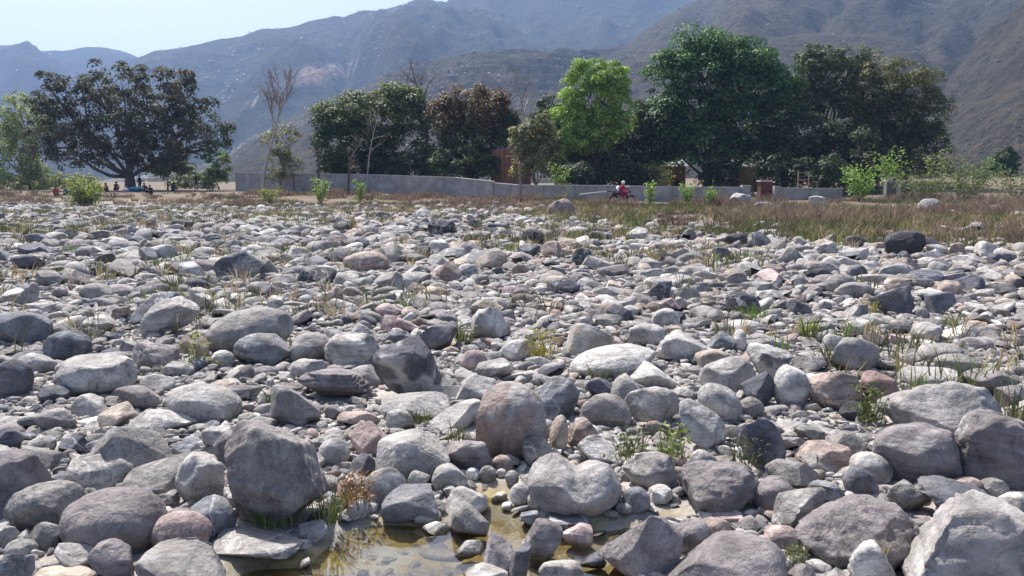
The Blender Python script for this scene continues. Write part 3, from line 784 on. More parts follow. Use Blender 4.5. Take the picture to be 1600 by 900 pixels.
 (1384,360,1446,400,'layer','black','big black boulder with a white streak',{'lm':'big black white-streaked boulder','emb':.8}),
 (1132,364,1168,388,'round','black','black rounded stone'),
 (1175,362,1206,391,'blocky','dark','dark block'),
 (1112,385,1147,411,'blocky','dark','dark tilted block'),
 (1319,368,1352,388,'round','black','low black stone'),
 (1214,385,1252,415,'blocky','grey','grey stone with a dark side'),
 (1482,378,1507,403,'round','brown','brown upright stone'),
 (1543,394,1583,415,'layer','dark','dark layered stone'),
 (1324,413,1353,437,'round','dark','dark rounded stone'),
 (1434,310,1472,334,'round','pale','big pale boulder among the dry grass'),
 (1478,327,1507,339,'slab','white','flat white stone among the dry grass'),
 (1543,320,1567,337,'round','white','rounded white stone among the dry grass'),
 (1578,330,1606,344,'slab','white','white stone in the grass at the right edge'),
 (1140,301,1175,322,'lumpy','pale','pale heap-like boulder by the wall'),
 (1177,315,1210,330,'layer','grey','striped grey boulder by the gate gap'),
 (1263,306,1290,322,'layer','pale','pale layered boulder in the dry grass by the wall'),
]
ROCKS = []      # dicts: pos, r3, box, desc, short
def place_box(x0, y0, x1, y1, emb=.6, asp_d=.85):
    w, h = x1 - x0, y1 - y0; y1 = y1 + .10 * h; h = y1 - y0; cx, cy = (x0 + x1) / 2, (y0 + y1) / 2
    d = ray(cx, cy); az = .1; zg = 0.0
    for it in range(12):
        t = (zg + az * emb - CAM_H) / d[2]; P = np.array([0, 0, CAM_H]) + d * t
        dep = t; ax = w / F * dep / 2; ay = max(ax * asp_d, h / F * dep * .4)
        sn = -d[2] / np.linalg.norm(d); cs = math.sqrt(1 - sn * sn); v = h / F * dep / 2
        ay = min(ay, v * .93 / sn if sn > 0 else ay)
        az = .5 * az + .5 * math.sqrt(max(v * v - (ay * sn) ** 2, (.35 * v) ** 2)) / cs
        zg = max(gz1(P[0], P[1]), WATER_Z - .012)
    return P, np.array([ax, ay, az])
def add_rock(name, P, r3, kind, tint, rg, sub, roll=0, asp=1, second=None, cut=.5, saddle=False, rotz=0.0, rnd=None):
    v, f = rock_shape(sub, kind, rg, roll, asp)
    if saddle: v = v.copy(); v[:, 2] -= .42 * np.exp(-((v[:, 0] - .05) / .3) ** 2) * (v[:, 2] > -.2) * (v[:, 2] + .2)
    tn = rock_tint(v, tint, rg, second, cut, rnd)
    me = make_mesh(name, v * r3, f, tn, True, [M['rock']])
    return link(name, me, None, P, rotz)
for i, row in enumerate(HAND):
    x0, y0, x1, y1, kind, tint, desc = row[:7]; op = row[7] if len(row) > 7 else {}
    rg = np.random.default_rng(1000 + i)
    P, r3 = place_box(x0, y0, x1, y1, op.get('emb', .6))
    w = max(x1 - x0, y1 - y0); sub = 5 if w > 100 else 4
    sec = TINT[op['sec']] if 'sec' in op else (None if rg.random() < .55 else tuple(np.array(TINT[tint]) * rg.uniform(1.25, 1.6)))
    o = add_rock("boulder" if r3[0] > .13 else "cobble", P, r3, kind, TINT[tint], rg, sub, op.get('roll', 0), op.get('asp', 1), sec, op.get('cut', .56), 'saddle' in op, rnd=op.get('rnd'))
    ROCKS.append(dict(o=o, P=P, r=r3, box=(x0, y0, x1, y1), desc=desc, lm=op.get('lm'), dep=P[1]))

# ---- the smaller stones between them: the largest as things, the rest as one mass
def scatter_stones():
    rg = np.random.default_rng(77)
    HB = np.array([[*r['box'], r['P'][1], r['P'][0], r['r'][0], r['r'][1]] for r in ROCKS])
    cell = {}; out = []
    CS = .5
    def near_ok(x, y, r, k):
        gx, gy = int(math.floor(x / CS)), int(math.floor(y / CS)); q = int(math.ceil((r + .35) / CS))
        for a in range(gx - q, gx + q + 1):
            for b in range(gy - q, gy + q + 1):
                for (X, Y, R_) in cell.get((a, b), ()):
                    if (X - x) ** 2 + (Y - y) ** 2 < (k * (R_ + r)) ** 2: return False
        return True
    bands = [(2.2, 5, .66), (5, 8, .66), (8, 12, .68), (12, 18, .70), (18, 27, .72), (27, 40, .74), (40, 58, .76)]
    for (d0, d1, k) in bands:
        dm = (d0 + d1) / 2; area = .5 * 1.55 * (d1 ** 2 - d0 ** 2) + 3 * (d1 - d0)
        dmin = max(.04, 6.4 * dm / F); dmax = min(.62, max(.26, 42 * dm / F)) if d0 < 12 else .54
        sizes = []; tot = 0; want = area * 1.15
        while tot < want and len(sizes) < 22000:
            s = dmin * rg.random(800) ** (-.62); s = s[s < dmax]; sizes.append(s); tot += (math.pi / 4 * s ** 2).sum()
        s = -np.sort(-np.concatenate(sizes)); n = len(s)
        y = np.sqrt(rg.uniform(d0 ** 2, d1 ** 2, n)); x = rg.uniform(-1, 1, n) * (.70 * y + 1.2)
        gs = grass_start(x, y); keep = y < gs + rg.normal(0.3, 2.2, n) + (rg.random(n) < .12) * rg.uniform(0, 16, n); s, x, y = s[keep], x[keep], y[keep]
        z = gz(x, y); inpool = np.zeros(len(x), bool); nr = y < 9
        if nr.any(): inpool[nr] = poly_sd(x[nr], y[nr], POOL) < 0.0
        # bare sandy gaps
        gap = fbm2(x, y, .55, 3, 41); gap2 = fbm2(x * .6, y, .16, 3, 43)
        px, py, _ = proj(np.stack([x, y, z + s * .25], 1))
        for j in range(len(x)):
            r = s[j] / 2
            if inpool[j] and (s[j] > .18 or rg.random() < .62): continue
            if s[j] < .34 and gap[j] > .72 and y[j] > 15: continue
            if s[j] < .14 + .004 * y[j] and gap2[j] < .42 and rg.random() < .6: continue
            dx = (x[j] - HB[:, 5]) / (HB[:, 6] + r * .55); dy = (y[j] - HB[:, 4]) / (HB[:, 7] + r * .55)
            if ((dx * dx + dy * dy) < .80).any(): continue
            rp = r * F / y[j]
            m = (px[j] > HB[:, 0] - rp * .4) & (px[j] < HB[:, 2] + rp * .4) & (py[j] > HB[:, 1]) & (py[j] - rp * (.35 if rp < 15 else .95) < HB[:, 3] - .16 * (HB[:, 3] - HB[:, 1])) & (y[j] < HB[:, 4] - .3 * HB[:, 7])
            if m.any(): continue
            if not near_ok(x[j], y[j], r, k): continue
            cell.setdefault((int(math.floor(x[j] / CS)), int(math.floor(y[j] / CS))), []).append((x[j], y[j], r))
            out.append((x[j], y[j], z[j], r, px[j], py[j], inpool[j]))
        # pebbles and small cobbles in the gaps that are left
        n2 = int(min(16000, area / (math.pi / 4 * (1.6 * dmin) ** 2) * 1.1)); s = dmin * rg.uniform(.8, 2.4, n2)
        y = np.sqrt(rg.uniform(d0 ** 2, d1 ** 2, n2)); x = rg.uniform(-1, 1, n2) * (.68 * y + .8); gs = grass_start(x, y); keep = (y < gs) & ((fbm2(x, y, .55, 3, 41) < .74) | (y < 15))
        s, x, y = s[keep], x[keep], y[keep]; z = gz(x, y); px, py, _ = proj(np.stack([x, y, z + s * .25], 1)); inpool = np.zeros(len(x), bool); nr = y < 9
        if nr.any(): inpool[nr] = poly_sd(x[nr], y[nr], POOL) < 0.02
        for j in np.argsort(-s):
            r = s[j] / 2
            if inpool[j]: continue
            dx = (x[j] - HB[:, 5]) / (HB[:, 6] + r * .3); dy = (y[j] - HB[:, 4]) / (HB[:, 7] + r * .3)
            if ((dx * dx + dy * dy) < .70).any() or not near_ok(x[j], y[j], r, .74): continue
            cell.setdefault((int(math.floor(x[j] / CS)), int(math.floor(y[j] / CS))), []).append((x[j], y[j], r))
            out.append((x[j], y[j], z[j], r, px[j], py[j], 0))
    return np.array(out, float)
ST = scatter_stones()
def stone_colour(x, y, rg):
    names = ['grey', 'pale', 'white', 'dark', 'black', 'purple', 'brown', 'tan', 'blue', 'pink']
    w = np.array([.37, .33, .05, .045, .010, .10, .03, .025, .035, .010])
    px = 800 + F * x / y
    warm = sstep(500, 800, px) * sstep(6.5, 10, y); blue = 1 - sstep(300, 650, px)
    w = w + warm * np.array([-.06, .0, .02, .03, .012, .0, .05, .06, -.03, .008]) + blue * np.array([.02, 0, -.02, .02, -.01, .02, -.03, -.02, .05, -.01])
    w = np.clip(w, 0, 1); w /= w.sum(); return names[rg.choice(len(names), p=w)]
def build_stones():
    rg = np.random.default_rng(99)
    P = ST; szpx = 2 * P[:, 3] * F / P[:, 1]
    vis = (P[:, 4] > 10) & (P[:, 4] < 1590) & (P[:, 5] > 300) & (P[:, 5] < 890) & (P[:, 6] < .5)
    order = np.argsort(-np.where(vis, szpx, 0)); nth = 300 - len(HAND); top = set(order[:nth].tolist())
    kinds = ['round', 'egg', 'blocky', 'slab', 'lumpy', 'layer', 'jag']; kw = [.18, .05, .30, .24, .05, .08, .10]
    PRO = {}
    for sub, cnt in ((1, 40), (2, 40), (3, 40)):
        PRO[sub] = []
        for _ in range(cnt):
            kd = kinds[rg.choice(7, p=kw)]; PRO[sub].append((*rock_shape(sub, kd, rg, rg.uniform(-.5, .5), rg.uniform(.45, .9)), kd))
    words = {'round': 'rounded', 'egg': 'smooth oval', 'blocky': 'angular', 'slab': 'flat', 'lumpy': 'lumpy', 'layer': 'layered', 'jag': 'jagged'}
    cw = {'grey': 'grey', 'pale': 'pale grey', 'white': 'whitish', 'dark': 'dark grey', 'black': 'blackish', 'purple': 'purple-grey', 'brown': 'brown', 'tan': 'tan', 'blue': 'blue-grey', 'pink': 'pinkish'}
    for j in order[:nth]:
        x, y, z, r = P[j, :4]; kd = kinds[rg.choice(7, p=kw)]; tn = stone_colour(x, y, rg)
        r3 = r * np.array([rg.uniform(.9, 1.15), rg.uniform(.75, 1.1), rg.uniform(.45, .8)])
        Pp = np.array([x, y, z + r3[2] * rg.uniform(.45, .75)])
        sec = None if rg.random() < .6 else tuple(np.array(TINT[tn]) * rg.uniform(1.25, 1.6))
        o = add_rock("cobble", Pp, r3, kd, TINT[tn], rg, 4 if szpx[j] > 34 else 3, rg.uniform(-.5, .5), rg.uniform(.5, .95), sec)
        ROCKS.append(dict(o=o, P=Pp, r=r3, box=(P[j, 4] - szpx[j] / 2, P[j, 5] - szpx[j] / 2, P[j, 4] + szpx[j] / 2, P[j, 5] + szpx[j] / 2), desc=f"{words[kd]} {cw[tn]} stone", lm=None, dep=y))
    rest = [j for j in range(len(P)) if j not in top]
    VS, FS, TS, SM = [], [], [], []; n0 = 0
    for j in rest:
        x, y, z, r, px_, py_, pool = P[j]
        sub = 3 if (szpx[j] > 34 and vis[j]) else 2 if szpx[j] > 12.5 else 1
        v, f, kd = PRO[sub][rg.integers(0, 40)]; flat = kd in ('blocky', 'slab', 'jag', 'layer') and rg.random() < .75
        fl = rg.uniform(.34, .78) if y < 12 else rg.uniform(.36, .80)
        if pool: fl *= .45
        r3 = r * np.array([rg.uniform(.95, 1.7), rg.uniform(.6, 1.05), fl]); th = rg.uniform(-3.14, 3.14); c, s = math.cos(th), math.sin(th)
        q = v * r3; ty = rg.normal(0, .42); q = np.stack([q[:, 0], q[:, 1] - q[:, 2] * ty, q[:, 2] + q[:, 1] * ty], 1)
        q = np.stack([q[:, 0] * c - q[:, 1] * s, q[:, 0] * s + q[:, 1] * c, q[:, 2]], 1)
        q = q + np.array([x, y, z + r3[2] * (rg.uniform(.25, .75) if not pool else .35)])
        tn = np.array(TINT[stone_colour(x, y, rg)]) * rg.uniform(.75, 1.25); tn = np.append(tn, rg.random())
        fk = f[v[f].mean(1)[:, 2] > -.45]
        SM.append(np.full(len(fk), not flat)); VS.append(q); FS.append(fk + n0); TS.append(np.tile(tn, (len(q), 1))); n0 += len(q)
    o = link("river_stones", make_mesh("river_stones", np.concatenate(VS), np.concatenate(FS), np.concatenate(TS), np.concatenate(SM), [M['rock']]))
    tag(o, "countless grey cobbles and pebbles packed between the boulders", None, None, "stuff")
    print("STONES", len(P), "tris", sum(len(f) for f in FS))
build_stones()

# ---- labels: what each looks like, told apart by the landmark boulder it lies next to
def label_rocks():
    LM = [r for r in ROCKS if r['lm']]
    used = {}
    for r in ROCKS:
        cx, cy = (r['box'][0] + r['box'][2]) / 2, (r['box'][1] + r['box'][3]) / 2
        d = r['desc']; base = d if len(d.split()) >= 4 else d
        r['cx'], r['cy'] = cx, cy
        if r['lm'] and len(d.split())>3 or ('edge' in d or 'corner' in d or 'among' in d or 'by the' in d or 'beside' in d):
            lab = d
            if lab not in used: used[lab] = 1; r['label'] = lab; continue
        c = sorted(LM, key=lambda m: math.hypot((m['cx_'] - cx), (m['cy_'] - cy) * 1.6))
        for k, m in enumerate(c):
            if m is r: continue
            dx, dy = cx - m['cx_'], (cy - m['cy_']) * 1.6; dist = math.hypot(dx, dy)
            near = 'just ' if dist < 95 else ('' if dist < 210 else 'well ')
            a = math.degrees(math.atan2(dy, dx))
            rel = 'right of' if abs(a) < 28 else 'left of' if abs(a) > 152 else ('in front of' if 62 < a < 118 else 'behind' if -118 < a < -62 else 'front-right of' if 28 <= a <= 62 else 'front-left of' if 118 <= a <= 152 else 'behind and right of' if -62 <= a <= -28 else 'behind and left of')
            lab = f"{d} {near}{rel} the {m['lm']}"
            if len(lab.split()) <= 16 and lab not in used: break
        used[lab] = 1; r['label'] = lab
    for r in ROCKS:
        tag(r['o'], r['label'], "boulder" if r['o'].name.startswith("boulder") else "stone", "boulders and stones of the river bed")
for r in ROCKS: r['cx_'], r['cy_'] = (r['box'][0] + r['box'][2]) / 2, (r['box'][1] + r['box'][3]) / 2
label_rocks()
# ------------------------------------------------------------------ vegetation
def unit(v): return v / np.maximum(np.linalg.norm(v, axis=-1, keepdims=True), 1e-9)
def leaf_quads(c, nrm, length, width, rg, curl=.15):
    """one bent rhombic leaf face per point"""
    n = len(c); r = rg.normal(size=(n, 3)); u = unit(np.cross(nrm, r)); w = unit(np.cross(nrm, u))
    L = np.broadcast_to(length, (n,))[:, None]; W = np.broadcast_to(width, (n,))[:, None]
    dn = nrm * L * curl
    v = np.stack([c - u * L / 2 - dn, c - w * W / 2, c + u * L / 2 - dn, c + w * W / 2], 1).reshape(-1, 3)
    f = np.arange(n * 4).reshape(n, 4)
    return v, f
def crown_mesh(lobes, ncl, nleaf, clr, leaf, cols, seed, inner=.25, low=-.55, flat=.7, top=None, drop=0.0, rv=(.82, 1.06)):
    """lobes: (centre, radii). Leaf clumps over the lobes, each clump a small uneven dome of leaves."""
    rg = np.random.default_rng(seed)
    A = np.array([r[0] * r[2] for _, r in lobes]); A = A / A.sum()
    VS, FS, TS = [], [], []; n0 = 0
    zmax = max(c[2] + r[2] for c, r in lobes); zmin = min(c[2] - r[2] for c, r in lobes)
    li = rg.choice(len(lobes), ncl, p=A)
    for i in li:
        c, r = lobes[i]; c = np.asarray(c, float); r = np.asarray(r, float)
        d = unit(rg.normal(size=3))
        if d[2] < low: d[2] = -d[2] * .5; d = unit(d)
        rad = rg.uniform(*rv) if rg.random() > inner else rg.uniform(.3, .8)
        cc = c + d * r * rad; cr = clr * rg.uniform(.5, 1.4)
        m = max(4, int(nleaf * rg.uniform(.6, 1.35) * (cr / clr) ** 1.4))
        e = unit(rg.normal(size=(m, 3)) + np.array([0, 0, .9]) + .5 * d); q = rg.random(m) ** .28
        p = cc + e * (q * cr)[:, None] * np.array([1, 1, flat]); p[:, 2] -= drop * rg.random(m) * cr
        nr = unit(e * 1.1 + np.array([0, 0, .45]) + rg.normal(size=(m, 3)) * .32)
        v, f = leaf_quads(p, nr, leaf * rg.uniform(.7, 1.4, m), leaf * .62 * rg.uniform(.7, 1.3, m), rg)
        col = np.array(cols[rg.integers(0, len(cols))]) * rg.uniform(.75, 1.3)
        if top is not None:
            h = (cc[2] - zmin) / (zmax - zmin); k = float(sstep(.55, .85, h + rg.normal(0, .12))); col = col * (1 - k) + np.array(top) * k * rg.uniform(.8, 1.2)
        t = np.repeat(col[None] * rg.uniform(.75, 1.25, (m, 1)), 4, 0)
        VS.append(v); FS.append(f + n0); TS.append(t); n0 += len(v)
    return np.concatenate(VS), np.concatenate(FS), np.concatenate(TS)
def limb(b, p0, p1, r0, r1, rg, bend=.12, n=6, sides=7):
    p0, p1 = np.asarray(p0, float), np.asarray(p1, float); L = np.linalg.norm(p1 - p0)
    o1, o2 = rg.normal(size=3) * L * bend, rg.normal(size=3) * L * bend
    t = np.linspace(0, 1, n)[:, None]; pts = (1 - t) ** 3 * p0 + 3 * (1 - t) ** 2 * t * (p0 + (p1 - p0) * .33 + o1) + 3 * (1 - t) * t ** 2 * (p0 + (p1 - p0) * .66 + o2) + t ** 3 * p1
    b.tube(pts, np.linspace(r0, r1, n), sides); return pts
GVEG = "trees and shrubs along the river bank"
def px_lobes(lobes, Y, dscale=.8):
    out = []
    for l in lobes:
        cx, cy, rx, ry = l[:4]; dy = l[4] if len(l) > 4 else 0
        c = at(cx, cy, Y + dy); s = (Y + dy) / F
        out.append((c, (rx * s, max(rx, ry) * s * dscale, ry * s)))
    return out
def tree(name, label, base, Y, lobes, ncl, nleaf, clr, leaf, cols, seed, trunk=.35, mat='leaf', bark='bark', cat='tree', dscale=.8, limbs=True, **kw):
    bx = at(base, 300, Y)[0]; z = gz1(bx, Y); root = empty(name, (bx, Y, z)); o3 = np.array([bx, Y, z])
    rg = np.random.default_rng(seed); L = [(c - o3, r) for c, r in px_lobes(lobes, Y, dscale)]
    b = MB(); cen = np.mean([c for c, _ in L], 0); low = min(c[2] - r[2] for c, r in L)
    fork = np.array([cen[0] * .15, 0, max(low * .9, cen[2] * .22)])
    limb(b, (0, 0, -.3), fork, trunk * 1.25, trunk * .8, rg, .04, 7, 9)
    if limbs:
        for c, r in L:
            e = c + np.array([0, 0, r[2] * .1]); limb(b, fork - np.array([0, 0, .1]), e, trunk * .38, trunk * .10, rg, .10)
            for k in range(4):
                d = unit(rg.normal(size=3) + np.array([0, 0, .4])); limb(b, c * .75 + fork * .25, c + d * np.array(r) * .85, trunk * .22, .03, rg, .1, 5, 5)
    b.build("trunk", M[bark], root, smooth=True)
    v, f, t = crown_mesh(L, ncl, nleaf, clr, leaf, cols, seed, **kw)
    link("crown", make_mesh("crown", v, f, t, True, [M[mat]]), root)
    return tag(root, label, cat, GVEG)
DG = [(.030, .062, .022), (.042, .078, .028), (.05, .085, .035)]
OLV = [(.085, .085, .035), (.07, .072, .035), (.10, .088, .045)]

tree("spreading_tree", "wide dark spreading tree shading the seated people at the left", 205, 92,
     [(205, 178, 100, 62), (110, 172, 58, 52), (300, 195, 50, 52), (160, 138, 60, 36), (265, 150, 55, 38), (85, 150, 28, 30), (90, 215, 42, 40), (320, 225, 34, 38), (190, 240, 84, 32), (210, 215, 70, 40), (265, 242, 58, 32), (130, 238, 48, 30)],
     540, 56, .8, .34, [(.085, .088, .062), (.10, .095, .075), (.115, .10, .082), (.07, .09, .055)], 301, trunk=.6, mat='leaf_glossy', inner=.25, low=-.85, flat=.9, rv=(.7, 1.14))
tree("pale_tree", "pale hazy green willowy tree at the left edge", 48, 100,
     [(15, 185, 30, 40), (45, 185, 24, 40), (20, 240, 36, 44), (55, 245, 26, 36), (-25, 210, 35, 55), (35, 275, 44, 22)], 260, 60, .8, .3, [(.26, .31, .13), (.30, .34, .16), (.22, .27, .12)], 302, trunk=.18, inner=.3, low=-.9, drop=1.2, rv=(.8, 1.2))
tree("dome_tree", "dense dark green dome of a tree behind the left wall", 590, 86,
     [(585, 190, 62, 46), (530, 205, 38, 36), (630, 185, 36, 42), (560, 240, 62, 40), (630, 240, 45, 40), (515, 190, 24, 22), (605, 160, 40, 20), (560, 270, 58, 26), (640, 268, 52, 28)],
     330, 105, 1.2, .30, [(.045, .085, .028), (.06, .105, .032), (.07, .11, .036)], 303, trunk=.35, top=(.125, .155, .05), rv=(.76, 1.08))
tree("russet_tree", "russet-topped tree hung with green creepers behind the wall", 735, 84,
     [(735, 170, 58, 34), (700, 200, 36, 45), (770, 205, 36, 50), (735, 235, 55, 45), (790, 200, 16, 30), (735, 262, 64, 28)],
     320, 92, .95, .28, [(.06, .10, .04), (.08, .12, .055), (.065, .09, .045)], 304, trunk=.35, top=(.145, .085, .05), drop=.9)
tree("creeper_shrub", "pale green creeper-covered shrub below the russet tree", 700, 80, [(690, 258, 26, 22), (730, 258, 34, 26), (765, 262, 22, 18)], 130, 80, .6, .22, [(.10, .14, .06), (.13, .16, .08), (.08, .12, .05)], 305, trunk=.12, drop=.6)
tree("yellow_leaved_tree", "small yellowish-leaved tree beside the brick hut", 838, 76,
     [(835, 222, 32, 30), (850, 245, 28, 26), (820, 240, 22, 24), (842, 200, 18, 16), (835, 268, 34, 20), (812, 215, 14, 14)], 230, 46, .6, .24, [(.27, .25, .11), (.22, .22, .10), (.16, .17, .07)], 306, trunk=.13, inner=.4)
tree("dark_tree", "dark green tree between the yellowish and the lime-green trees", 870, 84, [(862, 195, 26, 40), (880, 230, 34, 40), (850, 240, 26, 36)], 170, 80, .8, .25, [(.05, .08, .035), (.07, .09, .045)], 307, trunk=.22)
tree("lime_tree", "bright lime-green rounded tree", 935, 80, [(925, 222, 46, 34), (900, 225, 26, 30), (925, 148, 50, 48), (950, 132, 30, 34), (898, 180, 28, 38), (958, 178, 28, 42), (918, 118, 30, 20), (925, 195, 45, 30)],
     480, 85, .7, .22, [(.26, .38, .075), (.30, .42, .09), (.21, .32, .07)], 308, trunk=.24, inner=.3, rv=(.8, 1.06))
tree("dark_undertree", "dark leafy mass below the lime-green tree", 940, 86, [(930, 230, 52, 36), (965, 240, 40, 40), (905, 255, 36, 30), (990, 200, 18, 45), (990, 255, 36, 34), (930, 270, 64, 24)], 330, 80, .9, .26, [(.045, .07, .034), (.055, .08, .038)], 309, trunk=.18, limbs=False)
tree("great_tree", "tallest dense dark green tree behind the wall", 1105, 86,
     [(1110, 125, 66, 48), (1050, 128, 38, 36), (1170, 122, 48, 42), (1098, 80, 34, 24), (1150, 88, 34, 22), (1042, 88, 18, 16), (1085, 190, 78, 50), (1180, 190, 64, 55), (1030, 190, 28, 44), (1215, 165, 36, 48), (1110, 238, 84, 30), (1195, 238, 66, 36), (1035, 240, 34, 24)],
     520, 120, 1.5, .33, [(.04, .095, .032), (.052, .115, .038), (.065, .13, .046)], 310, trunk=.5, rv=(.72, 1.14), inner=.3, top=(.085, .17, .055))  # top: brighter green painted into the upper clumps as sunlight
tree("grey_leaved_tree", "sparse grey-olive tree right of the tallest green tree", 1290, 88,
     [(1290, 120, 46, 40), (1265, 105, 26, 30), (1335, 105, 36, 30), (1300, 175, 50, 45), (1250, 170, 26, 40)], 330, 60, .8, .26, [(.125, .15, .085), (.10, .13, .068), (.075, .105, .05)], 311, trunk=.45, inner=.4)
tree("olive_brown_tree", "rounded olive-brown tree at the right end of the grove", 1395, 86,
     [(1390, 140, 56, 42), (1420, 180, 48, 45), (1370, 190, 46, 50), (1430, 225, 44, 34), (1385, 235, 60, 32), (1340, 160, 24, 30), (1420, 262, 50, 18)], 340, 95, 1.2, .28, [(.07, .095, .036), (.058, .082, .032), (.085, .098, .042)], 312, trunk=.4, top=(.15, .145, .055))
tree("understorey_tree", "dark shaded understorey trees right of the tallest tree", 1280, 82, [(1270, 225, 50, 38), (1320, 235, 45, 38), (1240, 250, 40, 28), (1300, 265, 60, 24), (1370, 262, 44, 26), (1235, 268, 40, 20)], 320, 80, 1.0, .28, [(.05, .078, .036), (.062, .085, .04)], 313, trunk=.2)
tree("green_bush", "bright green bush beneath the spreading tree's right side", 262, 97, [(265, 262, 26, 18), (245, 270, 16, 14), (290, 270, 14, 12)], 90, 60, .6, .26, [(.09, .15, .05), (.11, .17, .06)], 314, trunk=.1, cat='bush')
tree("columnar_bush", "upright green bush right of the spreading tree", 342, 98, [(342, 258, 13, 26), (338, 280, 14, 14)], 70, 60, .55, .25, [(.12, .19, .06), (.10, .16, .05)], 315, trunk=.09, cat='bush')
tree("far_tree", "dark rounded tree at the foot of the spur at the right", 1572, 112, [(1572, 255, 16, 22), (1568, 268, 18, 12)], 90, 60, .7, .3, [(.05, .085, .035), (.06, .095, .04)], 316, trunk=.15)
tree("lower_leaf_tree", "pale-leaved slender tree beside the bare tree", 438, 84, [(448, 215, 16, 18), (440, 245, 18, 18), (455, 262, 14, 16), (418, 220, 14, 12), (432, 275, 16, 12)], 110, 22, .6, .26, [(.20, .20, .11), (.16, .18, .08)], 317, trunk=.07, inner=.5)

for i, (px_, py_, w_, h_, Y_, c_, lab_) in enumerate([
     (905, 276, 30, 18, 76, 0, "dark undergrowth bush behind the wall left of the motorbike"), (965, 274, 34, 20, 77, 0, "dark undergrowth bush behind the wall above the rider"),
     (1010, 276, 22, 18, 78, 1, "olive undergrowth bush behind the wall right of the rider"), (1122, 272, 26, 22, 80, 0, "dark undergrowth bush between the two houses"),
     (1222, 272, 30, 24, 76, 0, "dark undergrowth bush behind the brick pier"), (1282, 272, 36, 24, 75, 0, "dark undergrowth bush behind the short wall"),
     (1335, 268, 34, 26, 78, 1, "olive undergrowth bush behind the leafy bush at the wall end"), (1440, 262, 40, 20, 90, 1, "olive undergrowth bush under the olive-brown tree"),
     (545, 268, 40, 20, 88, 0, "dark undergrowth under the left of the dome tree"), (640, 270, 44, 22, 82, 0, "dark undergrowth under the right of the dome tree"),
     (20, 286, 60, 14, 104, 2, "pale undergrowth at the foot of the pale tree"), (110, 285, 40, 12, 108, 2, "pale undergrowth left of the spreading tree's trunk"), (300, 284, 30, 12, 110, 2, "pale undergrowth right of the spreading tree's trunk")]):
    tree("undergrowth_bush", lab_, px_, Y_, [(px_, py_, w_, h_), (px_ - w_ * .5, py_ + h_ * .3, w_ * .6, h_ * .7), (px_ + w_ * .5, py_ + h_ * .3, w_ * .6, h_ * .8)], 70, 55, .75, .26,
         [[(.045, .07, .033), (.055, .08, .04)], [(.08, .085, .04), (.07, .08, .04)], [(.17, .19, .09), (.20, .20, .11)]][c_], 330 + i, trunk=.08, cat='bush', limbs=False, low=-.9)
# bare trees
def bare_tree(name, label, pts_px, Y, rad, seed, depth=4, spread=.55, mat='bark_pale', twig='bark_twig', up=.35, nb=4):
    b3 = np.array([at(p[0], p[1], Y) for p in pts_px]); z = gz1(b3[0][0], Y); o3 = np.array([b3[0][0], Y, z]); root = empty(name, o3)
    rg = np.random.default_rng(seed); P = b3 - o3; P[0, 2] = -.2
    tt = np.linspace(0, 1, len(P) * 3); ts = np.linspace(0, 1, len(P)); path = np.stack([np.interp(tt, ts, P[:, k]) for k in range(3)], 1)
    b = MB(); b.tube(path, np.linspace(rad, rad * .3, len(path)), 7); tw = MB()
    H = np.linalg.norm(P[-1] - P[0])
    def grow(p, d, L, r, k):
        d = unit(d); e = p + d * L; limb(tw if k < depth - 1 else b, p, e, r, r * .45, rg, .07, 5, 5)
        if k <= 0: return
        for _ in range(nb if k > 1 else 3):
            s = rg.uniform(.35, 1.0); q = p + d * L * s; nd = d + rg.normal(size=3) * spread + np.array([0, 0, up * .5]); grow(q, nd, L * rg.uniform(.45, .7), max(r * .5, .012), k - 1)
    n = len(path)
    for i in range(int(n * .45), n):
        d = unit(path[min(i + 1, n - 1)] - path[i - 1]); grow(path[i], d + rg.normal(size=3) * spread, H * rg.uniform(.16, .28) * (1.1 - .3 * i / n), rad * .35, depth - 1)
    b.build("trunk", M[mat], root, smooth=True); tag(tw.build("twigs", M[twig], root, smooth=True), kind='stuff')
    return tag(root, label, 'tree', GVEG)
bare_tree("bare_tree", "tall leafless tree with a pale leaning trunk left of the wall", [(410, 296), (414, 262), (424, 225), (433, 195), (437, 165), (440, 140)], 83, .18, 401, depth=4, spread=.42, up=.9)
bare_tree("forked_bare_tree", "bare forked tree top showing between the dome and russet trees", [(668, 290), (667, 220), (664, 165), (658, 145), (648, 125)], 92, .2, 402, depth=3, spread=.75, mat='bark', nb=3)
bare_tree("pale_bare_tree", "thin pale leafless tree right of the russet tree", [(838, 292), (832, 240), (824, 200), (816, 165), (812, 140)], 90, .13, 403, depth=3, spread=.6, nb=3)
bare_tree("thin_tree", "thin dark stem before the left side of the dome tree", [(497, 276), (498, 255), (495, 235), (488, 222)], 82, .12, 404, depth=2, spread=.8, mat='bark', nb=3)
bare_tree("dry_tree", "dry branching tree standing in front of the dome tree", [(543, 300), (545, 275), (548, 250), (560, 225)], 76, .14, 405, depth=3, spread=.65, mat='bark', nb=4)
bare_tree("slender_dry_tree", "slender dry tree rising from the wall before the dome tree", [(572, 290), (576, 250), (582, 215), (590, 185)], 79, .07, 406, depth=3, spread=.5, nb=3)
bare_tree("twiggy_tree", "small twiggy stem beside the pale trunk", [(460, 296), (459, 280), (455, 266)], 82, .1, 407, depth=3, spread=.8, mat='bark', nb=3)
bare_tree("dead_shrub", "dead grey bush at the edge of the stones on the left", [(374, 332), (373, 318), (366, 305)], 44, .07, 408, depth=3, spread=.9, mat='bark_twig', nb=4)
bare_tree("bare_weed_stem", "thin bare stems in the dry grass right of the gate gap", [(1277, 315), (1278, 298), (1276, 290)], 56, .03, 409, depth=2, spread=.6, nb=3)

